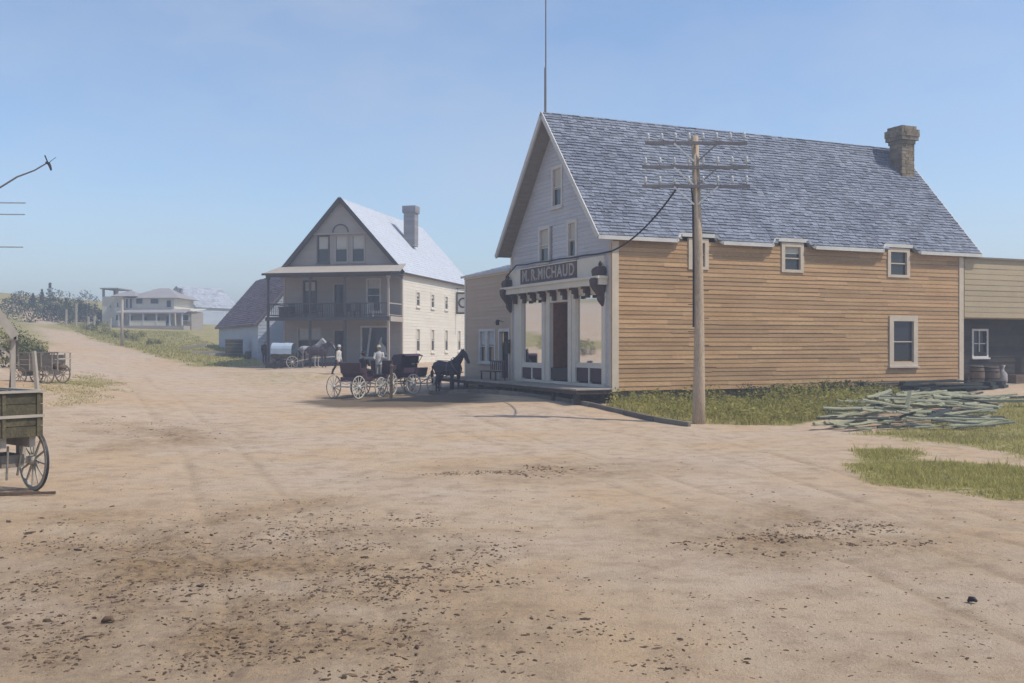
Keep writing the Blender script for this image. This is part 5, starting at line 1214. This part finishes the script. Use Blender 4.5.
for u,Y,w,h in ((30,128,3,2.2),(61,150,4,3),(76,145,4,2.8),(87,150,4,3.2),(52,134,3,2.2),(69,132,3,2.2),(14,140,3.5,2.2),(22,150,3,2),(38,146,3.5,2.4),(46,140,3.2,2.2),(56,145,3.6,2.6),(64,138,3,2.2),(72,140,3.2,2.6),(83,138,3.2,2.4),(90,140,3,2.4),(99,136,2.6,1.8),(106,138,2.4,2),(6,130,3.4,2.4)):
    x = (u-512)/F*Y; shrub('rounded dark bush on the hilltop skyline left of the house',(x,Y,gz(x,Y)-.1),w*1.15,h*1.2,'leaf_dark' if rng.random()<.5 else 'leaf_green',gS,460,.3)
for u,v,w,h in ((92,331,1.6,.9),(100,334,1.8,1.1),(108,335,1.4,.9),(116,338,1.2,.8),(127,339,1.5,1.0),(135,341,1.2,.9),(150,345,1.0,.7),(158,344,1.1,.6),(104,328,1.6,1.0),(85,329,1.4,.9),(142,337,1.0,.7)):
    x,y = G(u,v); shrub('low sparse bush on the lawn beside the hill road',(x,y,gz(x,y)-.05),w,h,'leaf_green' if rng.random()<.5 else 'leaf_yellow',gL,160,.22)
for u,Y,w,h in ((16,56,2.2,1.9),(25,58,2.0,1.6),(33,60,1.8,1.3),(41,62,1.6,1.1),(20,64,2.2,1.5),(30,68,2.2,1.5),(12,62,2.4,2.2),(38,72,2,1.2),(22,76,2.4,1.6),(10,74,2.6,2.2),(4,60,2.4,2.4)):
    x = (u-512)/F*Y; shrub('dense bush on the bank between the left shed and the hill road',(x,Y,gz(x,Y)-.1),w,h,['leaf_green','leaf_dark','leaf_yellow'][int(rng.integers(0,3))],gB,420,.17)
# posts along the hill road
gP = 'pale fence posts beside the hill road'
for u,v,h in ((76,327,2.9),(66,325,2.0),(88,330,1.6),(94,329,1.6),(110,331,1.5),(58,322,1.6)):
    x,y = G(u,v); b = MB(); b.bar((0,0,-.2),(.05,0,h),.26,.22,w2=.2,h2=.18); o = b.build('fence_post', M['lumber']); o.location=(x,y,gz(x,y)); tag(o,'pale weathered fence post beside the hill road','post',gP)
x,y = G(122,346); b = MB(); b.loft([(0,0,-.3),(0,0,2),(.05,0,4.3)],[.16,.14,.1],8); o = b.build('pole', M['lumber'],None,True); o.location=(x,y,gz(x,y)); tag(o,'lone pale pole standing on the lawn before the hill house','pole')

def blades(name, n, sampler, h, w, m, kind='stuff', lean=.35, label=None):
    P_ = sampler(n); k = len(P_); z = hz(P_[:,0],P_[:,1])+rel(P_[:,0],P_[:,1])-.01
    a = rng.random(k)*6.283; hh_ = h*(.35+rng.random(k)*.8)*(.3+1.5*fbm(P_[:,0]*1.7,P_[:,1]*1.7,3,91)); ln = rng.normal(0,lean,(k,2))*hh_[:,None]; ww = w*(.6+.8*rng.random(k))
    dx = np.c_[np.cos(a)*ww,np.sin(a)*ww]/2
    B0 = np.c_[P_-dx,z]; B1 = np.c_[P_+dx,z]; mid = P_+ln*.4
    M0 = np.c_[mid-dx*.8,z+hh_*.6]; M1 = np.c_[mid+dx*.8,z+hh_*.6]; T_ = np.c_[P_+ln,z+hh_]
    V = np.stack([B0,B1,M1,M0,T_],1).reshape(-1,3); i = np.arange(k)*5
    Fc = [list(q) for q in np.c_[i,i+1,i+2,i+3]]+[list(q) for q in np.c_[i+3,i+2,i+4]]
    me = bpy.data.meshes.new(name); me.from_pydata(V.tolist(),[],Fc); me.materials.append(M[m])
    at_ = me.color_attributes.new('Col','FLOAT_COLOR','POINT'); c = np.repeat(.55+.65*rng.random(k),5); at_.data.foreach_set('color', np.c_[c,c,c,np.ones_like(c)].ravel())
    me.update(); o = bpy.data.objects.new(name, me); col.objects.link(o); return tag(o,label,None,None,kind)
def sample(poly, soft=.3, thr=.35):
    P_ = np.array(poly); lo, hi = P_.min(0)-.5, P_.max(0)+.5
    def fn(n):
        out = []; tot = 0
        while tot < n:
            q = lo+rng.random((n*2,2))*(hi-lo); wob = (fbm(q[:,0]*.5,q[:,1]*.5,4,3)-.47)*2.2
            mk = poly_mask(q[:,0]+wob,q[:,1]+wob*.7,poly,soft)*(.35+1.1*fbm(q[:,0]*1.1,q[:,1]*1.1,3,41)); q = q[(mk > .35+.5*rng.random(len(q))) & (q[:,0] < 22) & (q[:,0]*F/np.maximum(q[:,1],1)+512 > -150)]
            out.append(q); tot += len(q)
            if tot == 0: break
        return np.concatenate(out)[:n]
    return fn
blades('grass', 26000, sample(GRASS['verge'],1.6), .085, .016, 'grass_blade', label='short yellow-green grass on the right verge')
blades('grass', 24000, sample(GRASS['yard'],1.6), .10, .02, 'grass_blade', label='short grass around the slab heap')
blades('grass', 16000, sample(GRASS['hill'],1), .16, .06, 'grass_blade', label='grass on the lawn below the hill house')
blades('tall_grass', 1500, sample(GRASS['verge'],3.0), .22, .014, 'grass_blade', lean=.6, label='taller dry stalks straggling out of the right verge')
blades('tall_grass', 2200, sample(GRASS['yard'],3.0), .26, .016, 'grass_blade', lean=.6, label='taller dry stalks around the slab heap')
blades('grass', 5000, sample(GRASS['patch'],1), .06, .03, 'grass_blade', label='thin grass patch beside the left wagon')
# tall weeds along the footing of the store
def weed_pts(n):
    q = sample(GRASS['weeds'],.3)(n); return q
def weed_fn(n):
    q = weed_pts(n); c = .25+.9*fbm(q[:,0]*.9+3,q[:,1]*1.2,3,77); d = rng.random(len(q))
    return np.c_[q, hz(q[:,0],q[:,1])+d*np.clip(c*c*1.5,.05,1.2)*.75+.02]
o = leaf_cloud('weeds', M['leaf_yellow'], 13000, weed_fn, .13); tag(o,'rank yellow-green weeds along the store footing',None,None,'stuff')
blades('grass', 15000, weed_pts, .3, .022, 'grass_blade', label='tall grass along the store footing')
def weed2(n):
    l = 5.5+rng.random(n)*6.5; y = -.25-rng.random(n)*.9; q = np.array([SW(a,c)[:2] for a,c in zip(l,y)])
    return np.c_[q, hz(q[:,0],q[:,1])+rng.random(n)*(.5+.5*fbm(q[:,0]*1.5,q[:,1]*1.5,2,5))]
o = leaf_cloud('weeds', M['leaf_green'], 3500, weed2, .11); tag(o,'greener weeds at the back near the slab heap',None,None,'stuff')

# ================================================================== DIRT CLODS AND KERB
ico_v = []
ph = (1+5**.5)/2
for a,b_ in ((1,ph),(-1,ph),(1,-ph),(-1,-ph)): ico_v += [(0,a,b_),(a,b_,0),(b_,0,a)]
ico_v = np.array(ico_v,float); ico_v /= np.linalg.norm(ico_v[0])
ico_f = []
for i in range(12):
    for j in range(i+1,12):
        for k in range(j+1,12):
            if max(np.linalg.norm(ico_v[i]-ico_v[j]),np.linalg.norm(ico_v[j]-ico_v[k]),np.linalg.norm(ico_v[i]-ico_v[k])) < 1.1:
                nn = np.cross(ico_v[j]-ico_v[i],ico_v[k]-ico_v[i]); ico_f.append((i,j,k) if nn@ico_v[i] > 0 else (i,k,j))
ico_f = np.array(ico_f)
def clods(name, pts, size, label):
    n = len(pts); s = size*np.exp(rng.normal(0,.42,n)); z = hz(pts[:,0],pts[:,1])+rel(pts[:,0],pts[:,1])
    V = ico_v[None]*(.7+.6*rng.random((n,12,1))); V *= np.stack([s*(.8+1.6*rng.random(n)),s*(.6+.5*rng.random(n)),s*(.35+.35*rng.random(n))],1)[:,None]
    a = rng.random(n)*6.283; c, s_ = np.cos(a)[:,None], np.sin(a)[:,None]
    V = np.stack([V[...,0]*c-V[...,1]*s_, V[...,0]*s_+V[...,1]*c, V[...,2]],2)
    V += np.c_[pts,z+s*.02][:,None]
    Fc = (ico_f[None]+(np.arange(n)*12)[:,None,None]).reshape(-1,3)
    me = bpy.data.meshes.new(name); me.from_pydata(V.reshape(-1,3).tolist(),[],Fc.tolist()); me.materials.append(M['clod'])
    at_ = me.color_attributes.new('Col','FLOAT_COLOR','POINT'); c = np.repeat(.5+.8*rng.random(n)**1.5,12); at_.data.foreach_set('color', np.c_[c,c,c,np.ones_like(c)].ravel())
    me.update(); o = bpy.data.objects.new(name,me); col.objects.link(o); return tag(o,label,None,None,'stuff')
def screen_pts(n, poly, clump=1.5):
    P_ = np.array(poly,float); lo, hi = P_.min(0), P_.max(0); out = []; tot = 0
    while tot < n:
        u = lo+rng.random((n*2,2))*(hi-lo); Y = CZ*F/(u[:,1]-V0); q = np.c_[(u[:,0]-512)/F*Y, Y]
        W2 = [((p[0]-512)/F*CZ*F/(p[1]-V0), CZ*F/(p[1]-V0)) for p in poly]
        mk = poly_mask(q[:,0],q[:,1],W2,1.5); nz = fbm(q[:,0]*clump,q[:,1]*clump,3,55)
        q = q[(mk*nz > .29+.36*rng.random(len(q)))]; out.append(q); tot += len(q)
    return np.concatenate(out)[:n]
cl = [screen_pts(2600,[(-40,520),(260,505),(440,545),(500,690),(-40,690)]),screen_pts(1100,[(250,490),(520,520),(560,590),(400,600),(240,540)]),screen_pts(900,[(640,545),(760,515),(960,515),(930,555),(720,565)]),
      screen_pts(600,[(400,474),(520,462),(640,464),(560,478)]),screen_pts(300,[(60,425),(240,428),(230,445),(60,440)]),screen_pts(200,[(560,590),(760,600),(740,690),(480,690)])]
clods('dirt_clods', np.concatenate(cl), .0115, 'loose dark clods of dried mud on the road')
clods('pebbles', np.concatenate([screen_pts(1500,[(-40,430),(700,425),(1060,510),(1060,690),(-40,690)],.8),screen_pts(1200,[(-40,520),(440,500),(560,690),(-40,690)])]), .0085, 'small pebbles and crumbs of dirt on the road')
x,y = G(972,603); b = MB(); b.loft([(-.045,0,.0),(-.02,0,.03),(.02,.005,.035),(.05,.01,.015)],[(.012,.01),(.03,.03),(.03,.028),(.012,.01)],9); o = b.build('stone', M['dark_metal'],None,True); o.location=(x,y,gzr(x,y)+.01); o.rotation_euler=(0,0,-.9); tag(o,'single black stone alone on the road at the lower right','stone')
x,y = G(108,623); b = MB(); b.loft([(-.06,0,.01),(-.02,0,.035),(.03,.01,.04),(.06,-.01,.015)],[(.02,.012),(.035,.03),(.03,.028),(.012,.01)],9); o = b.build('clod', M['clod'],None,True); o.location=(x,y,gzr(x,y)+.005); tag(o,'largest dark mud clod near the lower left of the road','clod')
# path and plank kerb curving past the store front
kp = [G(*q) for q in ((430,394),(480,393),(520,396),(555,400.5),(590,407),(625,415),(655,422),(690,427.5))]
b = MB(); fine_ = []
for (x0,y0),(x1,y1) in zip(kp,kp[1:]):
    n = max(1,int(math.hypot(x1-x0,y1-y0)/1.2))
    for k in range(n): fine_.append((x0+(x1-x0)*k/n,y0+(y1-y0)*k/n))
fine_.append(kp[-1])
for i,((x0,y0),(x1,y1)) in enumerate(zip(fine_,fine_[1:])):
    h0, h1 = gz(x0,y0), gz(x1,y1); j = random.uniform(-.03,.03)
    b.bar((x0,y0+j,h0+.06),(x1-(x1-x0)*.02,y1+j,h1+.06),.12,.22,c=random.uniform(.6,1))
o = b.build('kerb', M['grey_wood']); o['kind'] = 'structure'; o['label'] = 'plank kerb edging the path past the store'

# ================================================================== HAZE, LIGHT, SKY, CAMERA
hz_m = bpy.data.materials.new('haze'); hz_m.use_nodes = True; nt = hz_m.node_tree; nt.nodes.remove(nt.nodes['Principled BSDF'])
pv = nt.nodes.new('ShaderNodeVolumePrincipled'); pv.inputs['Color'].default_value = (.80,.86,.98,1); pv.inputs['Density'].default_value = .0029; pv.inputs['Anisotropy'].default_value = .2
nt.links.new(pv.outputs[0], nt.nodes['Material Output'].inputs['Volume'])
b = MB(); b.box(-1300,1300,-1300,1300,-12,22); o = b.build('haze', hz_m); o['kind'] = 'stuff'; o['label'] = 'pale summer haze'

SV = Vector((.57,-.142,.809)).normalized()
el = math.asin(SV.z); az = math.atan2(SV.x,SV.y)
sun = bpy.data.lights.new('sun','SUN'); sun.energy = 3.3; sun.angle = R(.5); sun.color = (1,.93,.82)
so_ = bpy.data.objects.new('sun',sun); col.objects.link(so_); so_.rotation_euler = (-SV).to_track_quat('-Z','Y').to_euler(); so_.location = (30,-10,40)
w = bpy.data.worlds.new('World'); scene.world = w; w.use_nodes = True; N = w.node_tree.nodes; L = w.node_tree.links
bg = N['Background']; sk = N.new('ShaderNodeTexSky'); sk.sky_type = 'NISHITA'; sk.sun_disc = False; sk.sun_elevation = el; sk.sun_rotation = az
sk.air_density = 1.0; sk.dust_density = .6; sk.ozone_density = 2.0
tcw = N.new('ShaderNodeTexCoord'); cn_ = N.new('ShaderNodeTexNoise'); cn_.inputs['Scale'].default_value = 3.2; cn_.inputs['Detail'].default_value = 7; cn_.inputs['Roughness'].default_value = .6
mpw = N.new('ShaderNodeMapping'); mpw.inputs['Scale'].default_value = (1,1,2.6); L.new(tcw.outputs['Generated'], mpw.inputs[0]); L.new(mpw.outputs[0], cn_.inputs['Vector'])
rw = N.new('ShaderNodeMapRange'); rw.inputs['From Min'].default_value = .38; rw.inputs['From Max'].default_value = .72; rw.inputs['To Min'].default_value = 0; rw.inputs['To Max'].default_value = .30; L.new(cn_.outputs['Fac'], rw.inputs['Value'])
tw = N.new('ShaderNodeMix'); tw.data_type = 'RGBA'; tw.blend_type = 'MULTIPLY'; tw.inputs[0].default_value = 1; tw.inputs[7].default_value = (.90,.93,.98,1); L.new(sk.outputs[0], tw.inputs[6])
cw_ = N.new('ShaderNodeMix'); cw_.data_type = 'RGBA'; cw_.inputs[7].default_value = (3.9,4.1,4.4,1); L.new(rw.outputs[0], cw_.inputs[0]); L.new(tw.outputs[2], cw_.inputs[6])
L.new(cw_.outputs[2], bg.inputs['Color']); bg.inputs['Strength'].default_value = .15
cd = bpy.data.cameras.new('camera'); cam = bpy.data.objects.new('camera',cd); col.objects.link(cam)
cam.location = (0,0,CZ); cam.rotation_euler = (R(90),0,0); cd.sensor_width = 36; cd.lens = F/1024*36; cd.shift_y = 2.5/1024; cd.clip_end = 4000; cd.clip_start = .1
scene.camera = cam
scene.view_settings.view_transform = 'Standard'; scene.view_settings.look = 'None'; scene.view_settings.exposure = .24; scene.view_settings.gamma = 1
